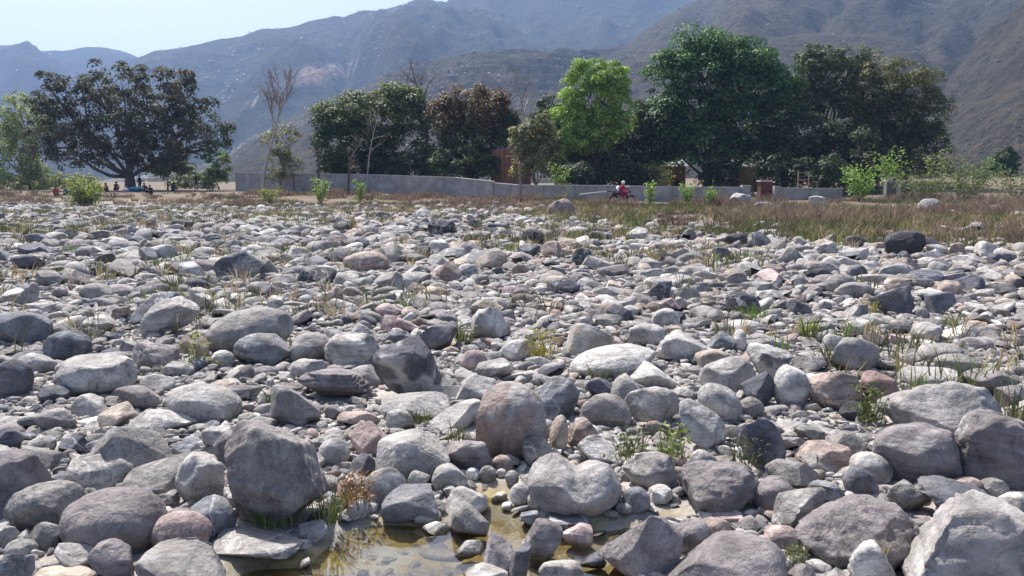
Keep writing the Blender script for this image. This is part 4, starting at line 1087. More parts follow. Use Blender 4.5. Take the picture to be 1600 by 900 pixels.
# saplings and shrubs: a few leafy stems
def sapling(name, label, px, py, Y, hpx, wpx, cols, seed, nst=5, leaf=.16, nl=42, cat='shrub'):
    p = at(px, py, Y); z = gz1(p[0], Y); o3 = np.array([p[0], Y, z]); root = empty(name, o3); rg = np.random.default_rng(seed)
    top = at(px, py - hpx, Y)[2]; H = max(top - z, .3); Wd = wpx * Y / F / 2
    b = MB(); C, Nn = [], []
    for k in range(nst):
        a = rg.uniform(0, 6.28); e = np.array([math.cos(a) * Wd * rg.uniform(.3, 1), math.sin(a) * Wd * rg.uniform(.3, 1), H * rg.uniform(.7, 1.02)])
        pts = limb(b, (rg.normal() * .05, rg.normal() * .05, -.1), e, .025, .008, rg, .08, 7, 5)
        for q in range(nl):
            s = rg.uniform(.25, 1.0); i = s * (len(pts) - 1); i0 = int(i); base = pts[i0] * (1 - (i - i0)) + pts[min(i0 + 1, len(pts) - 1)] * (i - i0)
            d = unit(rg.normal(size=3) * np.array([1, 1, .5])); C.append(base + d * Wd * rg.uniform(.1, .45)); Nn.append(unit(np.array([0, 0, 1]) + rg.normal(size=3) * .6))
    C, Nn = np.array(C), np.array(Nn); n = len(C)
    v, f = leaf_quads(C, Nn, leaf * rg.uniform(.8, 1.5, n), leaf * .55 * rg.uniform(.8, 1.3, n), rg)
    t = np.repeat(np.array(cols)[rg.integers(0, len(cols), n)] * rg.uniform(.75, 1.3, (n, 1)), 4, 0)
    b.build("stem", M['bark_twig'], root, smooth=True); link("foliage", make_mesh("foliage", v, f, t, True, [M['leaf']]), root)
    return tag(root, label, cat, GVEG)
LG = [(.22, .34, .08), (.26, .38, .10), (.18, .29, .07)]; MG = [(.10, .15, .055), (.13, .175, .07), (.16, .16, .085)]; YG = [(.28, .33, .10), (.22, .28, .08), (.17, .20, .07)]
sapling("round_bush", "rounded yellow-green bush among the stones at the left", 130, 322, 52, 44, 64, YG, 501, 16, .2, 90, 'bush')
sapling("sapling", "leafy green sapling before the left end of the wall", 500, 308, 60, 32, 36, LG, 502, 7, .18, 50)
sapling("sapling", "small green sapling right of the dry branching tree", 562, 306, 62, 28, 26, LG, 503, 6, .17, 46)
sapling("sapling", "light green sapling just right of the motorbike", 1016, 314, 55, 32, 28, LG, 504, 6, .17, 46)
sapling("sapling", "bright green sapling before the wall, second right of the motorbike", 1075, 314, 54, 28, 28, LG, 505, 7, .17, 50)
sapling("sapling", "green sapling before the wall, third right of the motorbike", 1112, 328, 48, 38, 30, LG, 506, 7, .16, 46)
sapling("small_bush", "bright green bush above the wall near the brick hut", 876, 288, 71, 38, 36, LG, 507, 8, .22, 50)
sapling("wall_plant", "thin pale plant against the wall left of the motorbike", 880, 308, 64, 24, 40, MG, 508, 4, .13, 14)
sapling("leafy_bush", "light green leafy bush right of the end of the wall", 1345, 300, 62, 45, 66, LG, 509, 11, .26, 50, 'bush')
sapling("leafy_bush", "broad light green shrub in front of the olive-brown tree", 1395, 285, 74, 55, 66, LG, 510, 10, .26, 46, 'bush')
sapling("leafy_bush", "pale green shrub at the right foot of the olive-brown tree", 1462, 280, 76, 48, 40, YG, 511, 8, .24, 40, 'bush')
sapling("leafy_bush", "yellow-green shrub left of the dark rounded far tree", 1528, 288, 78, 46, 44, LG, 512, 9, .26, 50, 'bush')
sapling("leafy_bush", "grey-green shrub among the low green scrub at the right", 1500, 296, 70, 52, 40, MG, 513, 8, .22, 44, 'bush')
sapling("low_scrub", "low green scrub spreading left of the white boulders", 1440, 304, 64, 34, 100, MG, 514, 15, .22, 60, 'bush')
sapling("low_scrub", "low green scrub near the right edge of the bank", 1510, 302, 66, 38, 100, MG, 515, 15, .22, 60, 'bush')
sapling("low_scrub", "low green scrub running out of the right edge", 1590, 300, 68, 34, 100, MG, 516, 15, .22, 60, 'bush')
sapling("low_bush", "sunlit pale bush under the left of the tallest tree", 1035, 288, 76, 36, 48, YG, 517, 8, .22, 46, 'bush')
sapling("low_bush", "pale green bush under the right of the tallest tree", 1178, 284, 77, 50, 34, MG, 518, 7, .2, 40, 'bush')
sapling("low_bush", "bright green bush behind the left wall end", 330, 292, 88, 20, 40, MG, 519, 8, .22, 40, 'bush')
sapling("low_bush", "dusty green bush at the foot of the bare tree", 420, 308, 60, 16, 40, YG, 520, 8, .16, 40, 'bush')

# grass blades
def blades(cx, cy, cz, n, h, spread, cols, rg, wid=.012, lean=.45):
    """n curved blades, each two quads"""
    n = int(n); a = rg.uniform(0, 6.28, n); rr = spread * np.sqrt(rg.random(n)); bx = cx + rr * np.cos(a); by = cy + rr * np.sin(a)
    hh = h * rg.uniform(.5, 1.1, n); la = a + rg.normal(0, .8, n); ln = hh * rg.uniform(.1, 1, n) * lean
    w = rg.uniform(0, 6.28, n); wx, wy = np.cos(w) * wid / 2, np.sin(w) * wid / 2
    v = []
    for s, k in ((0, 1.0), (.55, .8), (1.0, .12)):
        x = bx + np.cos(la) * ln * s * s; y = by + np.sin(la) * ln * s * s; z = cz + hh * (s - .18 * lean * s * s)
        v += [np.stack([x - wx * k, y - wy * k, z], 1), np.stack([x + wx * k, y + wy * k, z], 1)]
    V = np.stack(v, 1).reshape(-1, 3); i = np.arange(n)[:, None] * 6
    f = np.concatenate([i + np.array([[0, 1, 3, 2]]), i + np.array([[2, 3, 5, 4]])])
    c = np.array(cols)[rg.integers(0, len(cols), n)] * rg.uniform(.7, 1.3, (n, 1))
    return V, f, np.repeat(c, 6, 0)
class Batch:
    def __init__(s): s.V, s.Fq, s.T, s.n = [], [], [], 0
    def add(s, V, f, t): s.V.append(V); s.Fq.append(f + s.n); s.T.append(t); s.n += len(V)
    def build(s, name, mat, parent=None, loc=None): return link(name, make_mesh(name, np.concatenate(s.V), np.concatenate(s.Fq), np.concatenate(s.T), True, [mat]), parent, loc)
STRAW = [(.31, .25, .185), (.26, .21, .155)]; DRY = [(.20, .142, .118), (.16, .115, .098), (.25, .185, .15), (.13, .096, .082)]; GRN = [(.11, .125, .06), (.135, .14, .07), (.085, .10, .045)]; BRT = [(.16, .22, .065), (.20, .25, .08), (.12, .17, .05)]
def dry_belt():
    rg = np.random.default_rng(60); B = Batch(); n = 9500
    y = np.sqrt(rg.uniform(17 ** 2, 80 ** 2, n)); x = rg.uniform(-.72, .72, n) * y
    gs = grass_start(x, y); dn = fbm2(x, y, .28, 4, 71); gn = fbm2(x, y, .22, 3, 99); px = 800 + F * x / y
    for i in range(n):
        e = y[i] - gs[i]
        if e < rg.normal(-.3, 1.6): continue
        left = px[i] < 330
        wy = np.interp(px[i], [368, 470, 566, 660, 772, 810, 900, 1000, 1316], [88, 84.5, 80.5, 76.8, 71.5, 69.6, 67.4, 66.2, 66.2])
        if px[i] > 360 and y[i] > wy - .5: continue
        if left and (rg.random() < .5): continue
        if px[i] < 900 and rg.random() < .35: continue
        if dn[i] < (.42 if px[i] < 900 else .445): continue
        g = (e < rg.normal(2.0, 3) and px[i] > 850) or gn[i] > .52
        h = rg.uniform(.22, .5) if g else rg.uniform(.28, .68) * (1 + .9 * float(dn[i] > .56))
        if px[i] < 900: h *= .75
        if 890 < px[i] < 1010 and y[i] < 60: h *= .62
        B.add(*blades(x[i], y[i], gz1(x[i], y[i]) - .03, rg.integers(18, 34), h, rg.uniform(.2, .6), (GRN if g else DRY if rg.random() < .76 else STRAW), rg, wid=.012 + .00045 * y[i], lean=1.0))
    o = B.build("dry_grass", M['grass']); tag(o, "belt of reddish-brown dry grass between the stones and the wall", None, None, "stuff")
dry_belt()
def sparse_grass():
    rg = np.random.default_rng(61); B = Batch()
    n = 8500; y = np.sqrt(rg.uniform(5 ** 2, 44 ** 2, n)); x = rg.uniform(-.75, .75, n) * y; dn = fbm2(x, y, .3, 3, 72); px = 800 + F * x / y
    for i in range(n):
        if dn[i] < .475: continue
        if px[i] < 600 and rg.random() < .5: continue
        far = y[i] > 20; c = rg.choice(3, p=[.46, .42, .12])
        B.add(*blades(x[i], y[i], gz1(x[i], y[i]) + .02, rg.integers(8, 17), rg.uniform(.18, .42) * (1.3 if far else 1), rg.uniform(.06, .25), [GRN, [(.40, .32, .20), (.33, .25, .16)], BRT][c], rg, wid=.010 + .0007 * y[i], lean=.8))
    n = 700; y = np.sqrt(rg.uniform(22 ** 2, 54 ** 2, n)); x = rg.uniform(-.72, .72, n) * y
    for i in range(n): B.add(*blades(x[i], y[i], gz1(x[i], y[i]), 22, rg.uniform(.25, .5), .3, DRY if rg.random() < .6 else GRN, rg, wid=.03, lean=.8))
    o = B.build("sparse_grass", M['grass']); tag(o, "thin grass and weeds growing between the stones", None, None, "stuff")
sparse_grass()

def clump(name, label, px, py, hpx, wpx, cols, seed, n=60, wid=None, lean=.7, cat='grass', leafy=0, zoff=.04):
    g = ground_hit(px, py); x, y = g; z = gz1(x, y) + zoff; s = y / F; rg = np.random.default_rng(seed); B = Batch()
    B.add(*blades(0, 0, 0, n, hpx * s, wpx * s * .4, cols, rg, wid or max(.006, 1.6 * s), lean))
    o = B.build(name, M['grass'], None, (x, y, z))
    if leafy:
        c = rg.normal(size=(leafy, 3)) * np.array([wpx, wpx * .7, 0]) * s * .28; c[:, 2] = rg.uniform(.05, .95, leafy) * hpx * s
        v, f = leaf_quads(c, unit(rg.normal(size=(leafy, 3)) + np.array([0, 0, .8])), hpx * s * .16 * rg.uniform(.7, 1.5, leafy), hpx * s * .07 * rg.uniform(.7, 1.3, leafy), rg)
        t = np.repeat(np.array(cols)[rg.integers(0, len(cols), leafy)] * rg.uniform(.7, 1.3, (leafy, 1)), 4, 0)
        root = empty(name, (x, y, z)); o.parent = root; o.location = (0, 0, 0); nm = o.name; o.name = "stem"; root.name = nm
        link("foliage", make_mesh("foliage", v, f, t, True, [M['leaf']]), root); o = root
    return tag(o, label, cat, "weeds and grass clumps among the boulders")
GB = [(.10, .135, .05), (.135, .165, .065), (.085, .11, .042), (.19, .18, .10)]; RB = [(.26, .13, .07), (.33, .20, .11), (.20, .11, .06)]; YB = [(.38, .31, .10), (.30, .27, .09)]
clump("grass_clump", "tall green grass at the right foot of the great rough poolside boulder", 512, 822, 80, 60, GB, 601, 70, lean=.9)
clump("grass_clump", "low bright grass in front of the great rough poolside boulder", 432, 824, 36, 90, BRT, 602, 110, lean=1.0, zoff=.03)
clump("dry_weed", "reddish dry leafy weed at the edge of the pool", 556, 798, 58, 56, RB, 603, 40, cat='weed', leafy=130)
clump("leafy_weed", "green weed left of the rough pitted grey boulder", 985, 728, 60, 56, GB, 604, 46, cat='weed', leafy=90)
clump("leafy_weed", "yellowish weed behind the rough pitted grey boulder", 1052, 722, 62, 56, YG, 605, 46, cat='weed', leafy=70)
clump("curly_weed", "dark curly-leaved weed at the foot of the dark leaning slab", 1168, 735, 48, 62, [(.06, .08, .04), (.10, .10, .06)], 606, 40, cat='weed', leafy=120, lean=1.1)
clump("leafy_weed", "bushy green weed left of the wide eroded pale boulder", 1360, 668, 66, 50, GB, 607, 40, cat='weed', leafy=120)
clump("moss_cushion", "round grey-green cushion plant in the bottom right", 1243, 890, 30, 44, [(.16, .18, .09), (.22, .23, .13)], 608, 60, cat='weed', leafy=160, lean=.5)
clump("yellow_weed", "yellow-brown weed left of the tan pyramid boulder", 843, 566, 50, 50, YB, 609, 40, cat='weed', leafy=80)
clump("pale_weed", "pale flowering weed below the whale-backed boulder", 308, 576, 64, 40, [(.24, .24, .12), (.34, .32, .20), (.14, .18, .06)], 610, 26, cat='weed', leafy=50)
clump("grass_clump", "bright yellow-green grass in the stones near the grey dome", 1262, 528, 34, 30, [(.34, .42, .06), (.28, .38, .06)], 611, 40)
clump("grass_clump", "bright grass strip below the nearly black boulder", 1175, 500, 20, 80, BRT, 612, 110)
clump("grass_clump", "bright green tuft above the wide eroded pale boulder", 1534, 606, 36, 20, [(.26, .38, .06), (.30, .40, .08)], 613, 26, lean=.4)
clump("grass_clump", "green tuft between the black and white boulder and the tall brown egg", 655, 668, 24, 46, GB, 614, 50)
clump("green_weed", "mossy green weed left of the white and grey blotched boulder", 724, 540, 36, 40, GB, 615, 50, cat='weed', leafy=60)
clump("grass_clump", "grass tuft in front of the long white log-shaped boulder", 935, 598, 26, 50, GB, 616, 36)
clump("leafy_weed", "small orange-green weed left of the dark angular far block", 1357, 492, 26, 30, [(.40, .26, .12), (.20, .26, .08)], 617, 34, cat='weed', leafy=40)
clump("grass_clump", "bright tuft right of the dark split stone", 1490, 512, 24, 44, BRT, 618, 46)
clump("grass_clump", "green tuft between the small cobble and the faceted grey block", 430, 640, 40, 36, GB, 619, 36)
clump("grass_clump", "dry grass tuft left of the striped layered boulder", 455, 558, 44, 30, [(.30, .25, .15), (.22, .22, .10)], 620, 36)
clump("grass_clump", "green grass at the right foot of the black and white boulder", 683, 606, 34, 22, GB, 621, 30)
clump("dry_grass_tuft", "dry stems in front of the very large furrowed boulder", 1372, 908, 70, 20, [(.40, .34, .24), (.30, .26, .16)], 622, 9, lean=.3, wid=.008)
clump("grass_clump", "grass tuft just left of the tall brown egg boulder", 712, 700, 40, 30, GB, 623, 30)
# ------------------------------------------------------------------ wall, gate, houses
WALL = [(368, 269, 88), (415, 270, 86.4), (470, 271, 84.5), (520, 271.5, 82.4), (566, 272, 80.5), (612, 273.5, 78.7), (660, 275, 76.8), (712, 277, 74.5), (772, 283, 71.5)]
WALL2 = [(774, 285.5, 71.4), (810, 288.5, 69.6), (850, 288.8, 68.4), (900, 289, 67.4), (950, 289.3, 66.6), (1000, 290.3, 66.2), (1050, 291.3, 66), (1100, 292, 66), (1158, 292, 66)]
WALL3 = [(1218, 293, 66), (1265, 293.5, 66), (1316, 294, 66.2)]
def wall(label, runs, posts=()):
    first = at(runs[0][0][0], 300, runs[0][0][2]); z0 = gz1(first[0], first[1]); root = empty("boundary_wall", (first[0], first[1], z0)); o3 = np.array([first[0], first[1], z0])
    for run in runs:
        P = [at(p, t, Y) for p, t, Y in run]
        for a, b in zip(P[:-1], P[1:]):
            d = b[:2] - a[:2]; L = np.linalg.norm(d); n = np.array([-d[1], d[0]]) / L; e = d / L * .012
            def slab(h0a, h0b, h1a, h1b, th, nm, mat, inset):
                vs = []
                for s in (-1, 1):
                    for q, h0, h1, sg in ((a, h0a, h1a, 1), (b, h0b, h1b, -1)):
                        xy = q[:2] + e * sg * inset + n * s * th / 2
                        vs += [[*xy, h0], [*xy, h1]]
                v = np.array(vs) - o3; f = [[0, 2, 3, 1], [4, 5, 7, 6], [0, 4, 6, 2], [1, 3, 7, 5], [0, 1, 5, 4], [2, 6, 7, 3]]
                m = MB(); m.add(v, f); m.build(nm, mat, root)
            ga, gb = gz1(*a[:2]) - .25, gz1(*b[:2]) - .25
            slab(ga, gb, a[2] - .07, b[2] - .07, .22, "panel", M['concrete'], 1)
            slab(a[2] - .07, b[2] - .07, a[2], b[2], .30, "coping", M['coping'], .2)
    for px, t0, Y, w in posts:
        p = at(px, t0, Y); zg = gz1(p[0], Y); m = MB(); m.box((p[0] - o3[0], p[1] - o3[1], (p[2] + zg - .2) / 2 - o3[2]), (w, w, p[2] - zg + .2), 0, .02); m.build("post", M['concrete'], root)
    return tag(root, label, "wall", "concrete boundary walls")
wall("long low concrete wall behind the motorbike, stepping down to the right", [WALL, WALL2], [(1165, 289.5, 66, .7)])
wall("short low concrete wall right of the brick gate pier", [WALL3], [(1214, 291, 66, .55)])
wall("grey concrete wall on the raised bank behind the right shrubs", [[(1382, 260, 98), (1425, 259, 99), (1470, 258.5, 100)]])

def gate_pier():
    p = at(1195, 288, 67); z = gz1(p[0], 67); root = empty("gate_pier", (p[0], 67, z)); H = at(1195, 284, 67)[2] - z
    b = MB(); b.box((0, 0, H / 2 - .1), (.95, .7, H + .2), .15, .02); b.build("pier", M['old_brick'], root)
    b = MB(); b.box((-.05, 0, H + .05), (1.05, .8, .10), .15, .015); b.build("cap", M['coping'], root)
    for dx, h in ((-.3, .14), (.28, .22), (.0, .10)):
        b = MB(); b.box((dx, 0, H + .10 + h / 2), (.24, .3, h), .3 * dx, .02); b.build("loose_brick", M['old_brick'], root)
    tag(root, "dark red brick pier in the gap between the two low walls", "pier")
gate_pier()

def hut():
    c = at(787, 283, 79); z = gz1(c[0], 79); root = empty("brick_hut", (c[0], 79, z)); H = at(787, 233, 79)[2] - z
    a1, a2 = math.radians(118), math.radians(12)          # directions of the two visible walls from the near corner
    d1, d2 = np.array([math.cos(a1), math.sin(a1)]), np.array([math.cos(a2), math.sin(a2)])
    def wallseg(o, d, L, h0, h1, th, nm, mat, rt=root):
        m = MB(); cen = np.array(o) + d * L / 2; m.box((cen[0], cen[1], (h0 + h1) / 2), (L, th, h1 - h0), math.atan2(d[1], d[0])); return m.build(nm, mat, rt)
    wallseg((0, 0), d1, 2.6, -.2, H, .22, "wall", M['brick']); wallseg(d2 * .12, d2, 2.6, -.2, H, .22, "wall", M['brick'])
    wallseg(d2 * 2.6 + d1 * .12, d1, 2.4, -.2, H, .22, "wall", M['brick']); wallseg(d1 * 2.55 + d2 * .12, d2, 2.4, -.2, H, .22, "wall", M['brick'])
    wallseg(d2 * .15 - np.array([-d2[1], d2[0]]) * .13, d2, 2.4, H - .75, H - .62, .1, "lintel_band", M['coping'])
    m = MB(); q = d1 * 1.3 + d2 * 1.3; m.box((q[0], q[1], H + .03), (2.3, 2.3, .12), a2, .02); m.build("roof", M['tin'], root)
    n1 = np.array([-d1[1], d1[0]]); q = d1 * 1.35 + n1 * .09
    w = MB(); w.box((q[0], q[1], H * .52), (.7, .12, .62), a1); wo = w.build("window", M['dark'], root)
    w = MB(); w.box((q[0] + n1[0] * .03, q[1] + n1[1] * .03, H * .52 - .36), (.85, .14, .08), a1); w.build("sill", M['coping'], wo)
    n2 = np.array([-d2[1], d2[0]]); q = d2 * 1.6 - n2 * .09; w = MB(); w.box((q[0], q[1], .95), (.85, .12, 1.9), a2); w.build("door", M['wood'], root)
    tag(root, "small reddish brick hut behind the wall left of the yellowish tree", "hut", "houses under the trees")
hut()
def house(label, px0, px1, Y, top_py, mat, roofmat, seed):
    a, b = at(px0, 280, Y), at(px1, 280, Y); W = b[0] - a[0]; cx = (a[0] + b[0]) / 2; z = gz1(cx, Y); root = empty("house", (cx, Y, z)); H = at((px0 + px1) / 2, top_py, Y)[2] - z
    D = 4.0
    m = MB(); m.box((0, D / 2, H / 2 - .15), (W, D, H + .3)); m.build("wall", M[mat], root)
    m = MB()
    for s in (-1, 1):                                       # two roof slopes
        y0, y1 = (-.7, D / 2) if s < 0 else (D / 2, D + .7); z0, z1 = (H - .12, H + .75) if s < 0 else (H + .75, H - .12)
        v = []
        for x in np.linspace(-W / 2 - .4, W / 2 + .4, 2):
            for yy, zz in ((y0, z0), (y1, z1)): v += [[x, yy, zz], [x, yy, zz + .06]]
        m.add(np.array(v), [[0, 2, 6, 4], [1, 5, 7, 3], [0, 1, 3, 2], [4, 6, 7, 5], [0, 4, 5, 1], [2, 3, 7, 6]])
    m.build("roof", M[roofmat], root)
    w = MB(); w.box((-W * .2, -.01, .9), (.9, .1, 1.9)); d = w.build("door", M['wood'], root)
    w = MB(); w.box((-W * .2 + .3, -.08, .95), (.05, .05, .12)); w.build("handle", M['steel'], d)
    w = MB(); w.box((W * .25, -.01, 1.35), (.8, .1, .7)); d = w.build("window", M['dark'], root)
    w = MB(); w.box((W * .25, -.04, .96), (.95, .14, .08)); w.build("sill", M['coping'], d)
    for k in (-1, 1): w = MB(); w.tube([(k * W * .46, -.6, -.2), (k * W * .46, -.6, H - .1)], .07, 7); w.build("veranda_post", M['wood'], root)
    tag(root, label, "house", "houses under the trees")
house("mud-walled house with a tin roof under the left of the tallest tree", 1034, 1070, 93, 259, 'mud', 'tin', 1)
house("ochre house with a tin roof under the right of the tallest tree", 1140, 1196, 94, 260, 'ochre', 'tin', 2)

def wooden_frame():
    p = at(1255, 292, 68); z = gz1(p[0], 68); root = empty("wooden_frame", (p[0], 68, z)); H = at(1255, 268, 68)[2] - z
    for k in (-1, 1): m = MB(); m.box((k * .45, 0, H / 2), (.09, .09, H)); m.build("upright", M['wood'], root)
    for h in (.96, .72, .5): m = MB(); m.box((0, -.06, H * h), (1.0, .06, .08)); m.build("crossbar", M['wood'], root)
    tag(root, "weathered wooden frame standing just behind the short wall", "frame")
wooden_frame()
def slim_post():
    p = at(812, 312, 60); z = gz1(p[0], 60); H = at(812, 252, 60)[2] - z; b = MB(); rg = np.random.default_rng(3)
    root = empty("slim_tree", (p[0], 60, z))
    limb(b, (0, 0, -.2), (.0, 0, H), .13, .07, rg, .02, 8, 8); b.build("trunk", M['bark_twig'], root, smooth=True)
    b = MB(); limb(b, (0, 0, H * .93), (-.4, .1, H * 1.0), .06, .03, rg, .1, 5, 6); limb(b, (0, 0, H * .8), (.28, .1, H * .95), .05, .02, rg, .1, 5, 6); b.build("branch", M['bark_twig'], root, smooth=True)
    tag(root, "slim bare brown trunk standing in front of the brick hut", "tree")
slim_post()
def pole():
    a, b = at(906, 304, 63), at(948, 299.5, 64.2); m = MB(); o3 = (a + b) / 2; ga = gz1(a[0], a[1])
    m.tube(np.array([a, (a + b) / 2 + np.array([0, 0, .02]), b]) - o3, [.05, .045, .04], 8); o = m.build("bamboo_pole", M['bamboo'], None, o3, True)
    tag(o, "long pale pole propped against the wall left of the motorbike", "pole")
pole()
def blocks():
    for i, (px, py0, py1, Y, w, lab) in enumerate([(1392, 282, 304, 66, .9, "broken grey concrete block among the shrubs right of the wall"), (1411, 288, 304, 65, .8, "smaller grey concrete block beside the broken one")]):
        p = at(px, py0, Y); z = gz1(p[0], Y); H = max(p[2] - z, .5); m = MB(); m.box((0, 0, H / 2 - .1), (w, .6, H + .2), .3 * i, .05)
        m.box((w * .2, 0, H + .12), (w * .35, .4, .3), .2, .04)
        tag(m.build("concrete_block", M['old_concrete'], None, (p[0], Y, z)), lab, "block")
blocks()

# ------------------------------------------------------------------ people and motorbike
CLOTH = {}
def cloth(c):
    if c not in CLOTH: CLOTH[c] = plain_mat("cloth", c, 0.9, 0.2, 6)
    return CLOTH[c]
def person(label, loc, rotz, pose, top, legs, seed, voxel=.016, head='hair', name="person"):
    r = np.random.default_rng(seed); S = []     # capsules: p0, p1, r0, r1, material
    J = {'stand': dict(pel=(0, 0, .93), che=(0, .0, 1.28), nec=(0, 0, 1.46), hea=(0, .03, 1.60), el=(.27, -.03, 1.13), wr=(.25, .10, .90), kn=(.11, .03, .50), an=(.11, -.03, .09), to=(.13, .14, .04), hip=.10),
         'sit': dict(pel=(0, 0, .13), che=(0, .07, .48), nec=(0, .11, .66), hea=(0, .16, .81), el=(.30, .12, .36), wr=(.22, .36, .42), kn=(.27, .34, .40), an=(.13, .46, .08), to=(.15, .62, .05), hip=.11),
         'squat': dict(pel=(0, -.08, .28), che=(0, .08, .62), nec=(0, .14, .80), hea=(0, .19, .95), el=(.26, .24, .52), wr=(.14, .46, .50), kn=(.2, .34, .52), an=(.15, .05, .09), to=(.17, .22, .04), hip=.11),
         'ride': dict(pel=(0, 0, .84), che=(0, .10, 1.20), nec=(0, .16, 1.38), hea=(0, .22, 1.54), el=(.30, .30, 1.10), wr=(.34, .60, 1.03), kn=(.22, .40, .80), an=(.18, .12, .42), to=(.19, .30, .38), hip=.12)}[pose]
    A = lambda k, s=1: np.array(J[k]) * np.array([s, 1, 1])
    pel, che, nec, hea = A('pel'), A('che'), A('nec'), A('hea'); mid = (pel + che) / 2
    S += [(pel, mid, .155, .13, 0), (mid, che, .13, .165, 0), (che, nec - (nec - che) * .25, .16, .08, 0), (nec - (nec - che) * .2, hea - np.array([0, 0, .05]), .055, .055, 2)]
    f = unit(hea - nec + np.array([0, .12, .1]))
    S += [(hea + np.array([0, -.01, .03]), hea + np.array([0, .02, -.06]), .095, .07, 2), (hea + np.array([0, .085, -.02]), hea + np.array([0, .105, -.035]), .016, .02, 2),
          (hea + np.array([0, .075, -.085]), hea + np.array([0, .08, -.09]), .025, .02, 2)]
    for s in (-1, 1):
        S.append((hea + np.array([s * .09, -.01, -.02]), hea + np.array([s * .095, -.015, .01]), .018, .02, 2))
        sh = che + (nec - che) * .62 + np.array([s * .17, 0, 0]); el, wr = A('el', s), A('wr', s)
        if pose != 'ride': el = el + r.normal(size=3) * .03; wr = wr + r.normal(size=3) * .04
        S += [(che + np.array([s * .08, 0, .06]), sh, .10, .075, 0), (sh, el, .062, .046, 0), (el, wr, .044, .03, 2 if r.random() < .5 else 0)]
        d = unit(wr - el); pal = wr + d * .075; S.append((wr, pal, .03, .036, 2)); side = unit(np.cross(d, np.array([0, 0, 1.0]) if abs(d[2]) < .8 else np.array([0, 1.0, 0])))
        dn = unit(np.cross(side, d))
        for k, L in enumerate((.062, .078, .085, .075)):
            b0 = pal + side * (k - 1.5) * .021; b1 = b0 + d * L * .55 - dn * .008; S += [(b0, b1, .0105, .010, 2), (b1, b1 + d * L * .38 - dn * .03, .010, .0085, 2)]
        S.append((wr + d * .03 + side * .03, wr + d * .07 + side * .062 - dn * .01, .013, .010, 2))
        hip = pel + np.array([s * J['hip'], 0, -.03]); kn, an, to = A('kn', s), A('an', s), A('to', s)
        S += [(hip, kn, .092, .064, 1), (kn, an, .06, .042, 1), (an - np.array([0, .04, .03]), to, .042, .034, 2)]
    VS, FS = [], []; n0 = 0
    for p0, p1, r0, r1, m_ in S:
        v, fc = ICO[3]; L = np.linalg.norm(p1 - p0); ax = unit(p1 - p0) if L > 1e-6 else np.array([0, 0, 1.0]); h = v @ ax
        w = (h > 0)[:, None]; q = np.where(w, p1 + v * r1, p0 + v * r0); VS.append(q); FS.append(fc + n0); n0 += len(v)
    raw = make_mesh("raw", np.concatenate(VS), np.concatenate(FS)); tmp = bpy.data.objects.new("raw", raw); COL.objects.link(tmp)
    md = tmp.modifiers.new("r", 'REMESH'); md.mode = 'VOXEL'; md.voxel_size = voxel; ms = tmp.modifiers.new("s", 'SMOOTH'); ms.factor = .5; ms.iterations = 2; mdc = tmp.modifiers.new("d", 'DECIMATE'); mdc.ratio = .22
    dg = bpy.context.evaluated_depsgraph_get(); me = bpy.data.meshes.new_from_object(tmp.evaluated_get(dg)); bpy.data.objects.remove(tmp); bpy.data.meshes.remove(raw)
    me.name = name; me.materials.clear()
    for mt in (cloth(top), cloth(legs), M['skin']): me.materials.append(mt)
    c = np.zeros(len(me.polygons) * 3); me.polygons.foreach_get("center", c); c = c.reshape(-1, 3); best = np.full(len(c), 1e9); mi = np.zeros(len(c), np.int32)
    for p0, p1, r0, r1, m_ in S:
        e = p1 - p0; t = np.clip(((c - p0) @ e) / max(e @ e, 1e-9), 0, 1); dd = np.linalg.norm(c - p0 - t[:, None] * e, axis=1) - (r0 + (r1 - r0) * t); k = dd < best; best[k] = dd[k]; mi[k] = m_
    me.polygons.foreach_set("material_index", mi); me.polygons.foreach_set("use_smooth", np.ones(len(c), bool)); me.update()
    o = link(name, me, None, loc, rotz)
    v, fc = ICO[4]
    if head == 'hair':
        k = (v[:, 2] > .05 - .9 * np.clip(-v[:, 1], 0, 1) + .5 * np.clip(v[:, 1], 0, 1)); sc, nm, mt = (.108, .118, .115), "hair", M['hair']
    elif head == 'scarf':
        k = (v[:, 2] > -.85) & (v[:, 1] < .62); sc, nm, mt = (.118, .125, .135), "headscarf", cloth((.25, .10, .09))
    else:
        k = (v[:, 2] > -.75) & ~((v[:, 1] > .45) & (v[:, 2] < .30)); sc, nm, mt = (.135, .155, .145), "helmet", M['white']
    fk = fc[k[fc].all(1)]; us = np.unique(fk); rm = np.full(len(v), -1); rm[us] = np.arange(len(us))
    hm = link(nm, make_mesh(nm, v[us] * np.array(sc) * (1 + .04 * (vnoise(v[us] * 3.0, seed)[:, None] - .5)) + hea + np.array([0, -.005, .012]), rm[fk], None, True, [mt]), o)
    sol = hm.modifiers.new("solid", 'SOLIDIFY'); sol.thickness = .014
    tag(o, label, "person", "people under the spreading tree" if pose != 'ride' else None)
    return o
def gp(px, Y): x = at(px, 300, Y)[0]; return (x, Y, gz1(x, Y))
person("person in red squatting on the open ground left of the round bush", gp(87, 72), 0.4, 'squat', (.24, .06, .05), (.12, .05, .05), 1)
person("person in blue seated just left of the round bush", gp(101, 76), -.6, 'sit', (.05, .10, .16), (.05, .05, .07), 2)
person("person in dark clothes seated furthest left under the spreading tree", gp(152, 84), -1.2, 'sit', (.03, .03, .04), (.05, .04, .05), 3)
person("person in maroon seated with back to the river under the tree", gp(168, 83), 2.6, 'sit', (.10, .03, .035), (.05, .03, .03), 4, head='scarf')
person("person in brown squatting left of the spreading tree's trunk", gp(181, 84), -2.2, 'squat', (.09, .04, .03), (.04, .03, .03), 5, head='scarf')
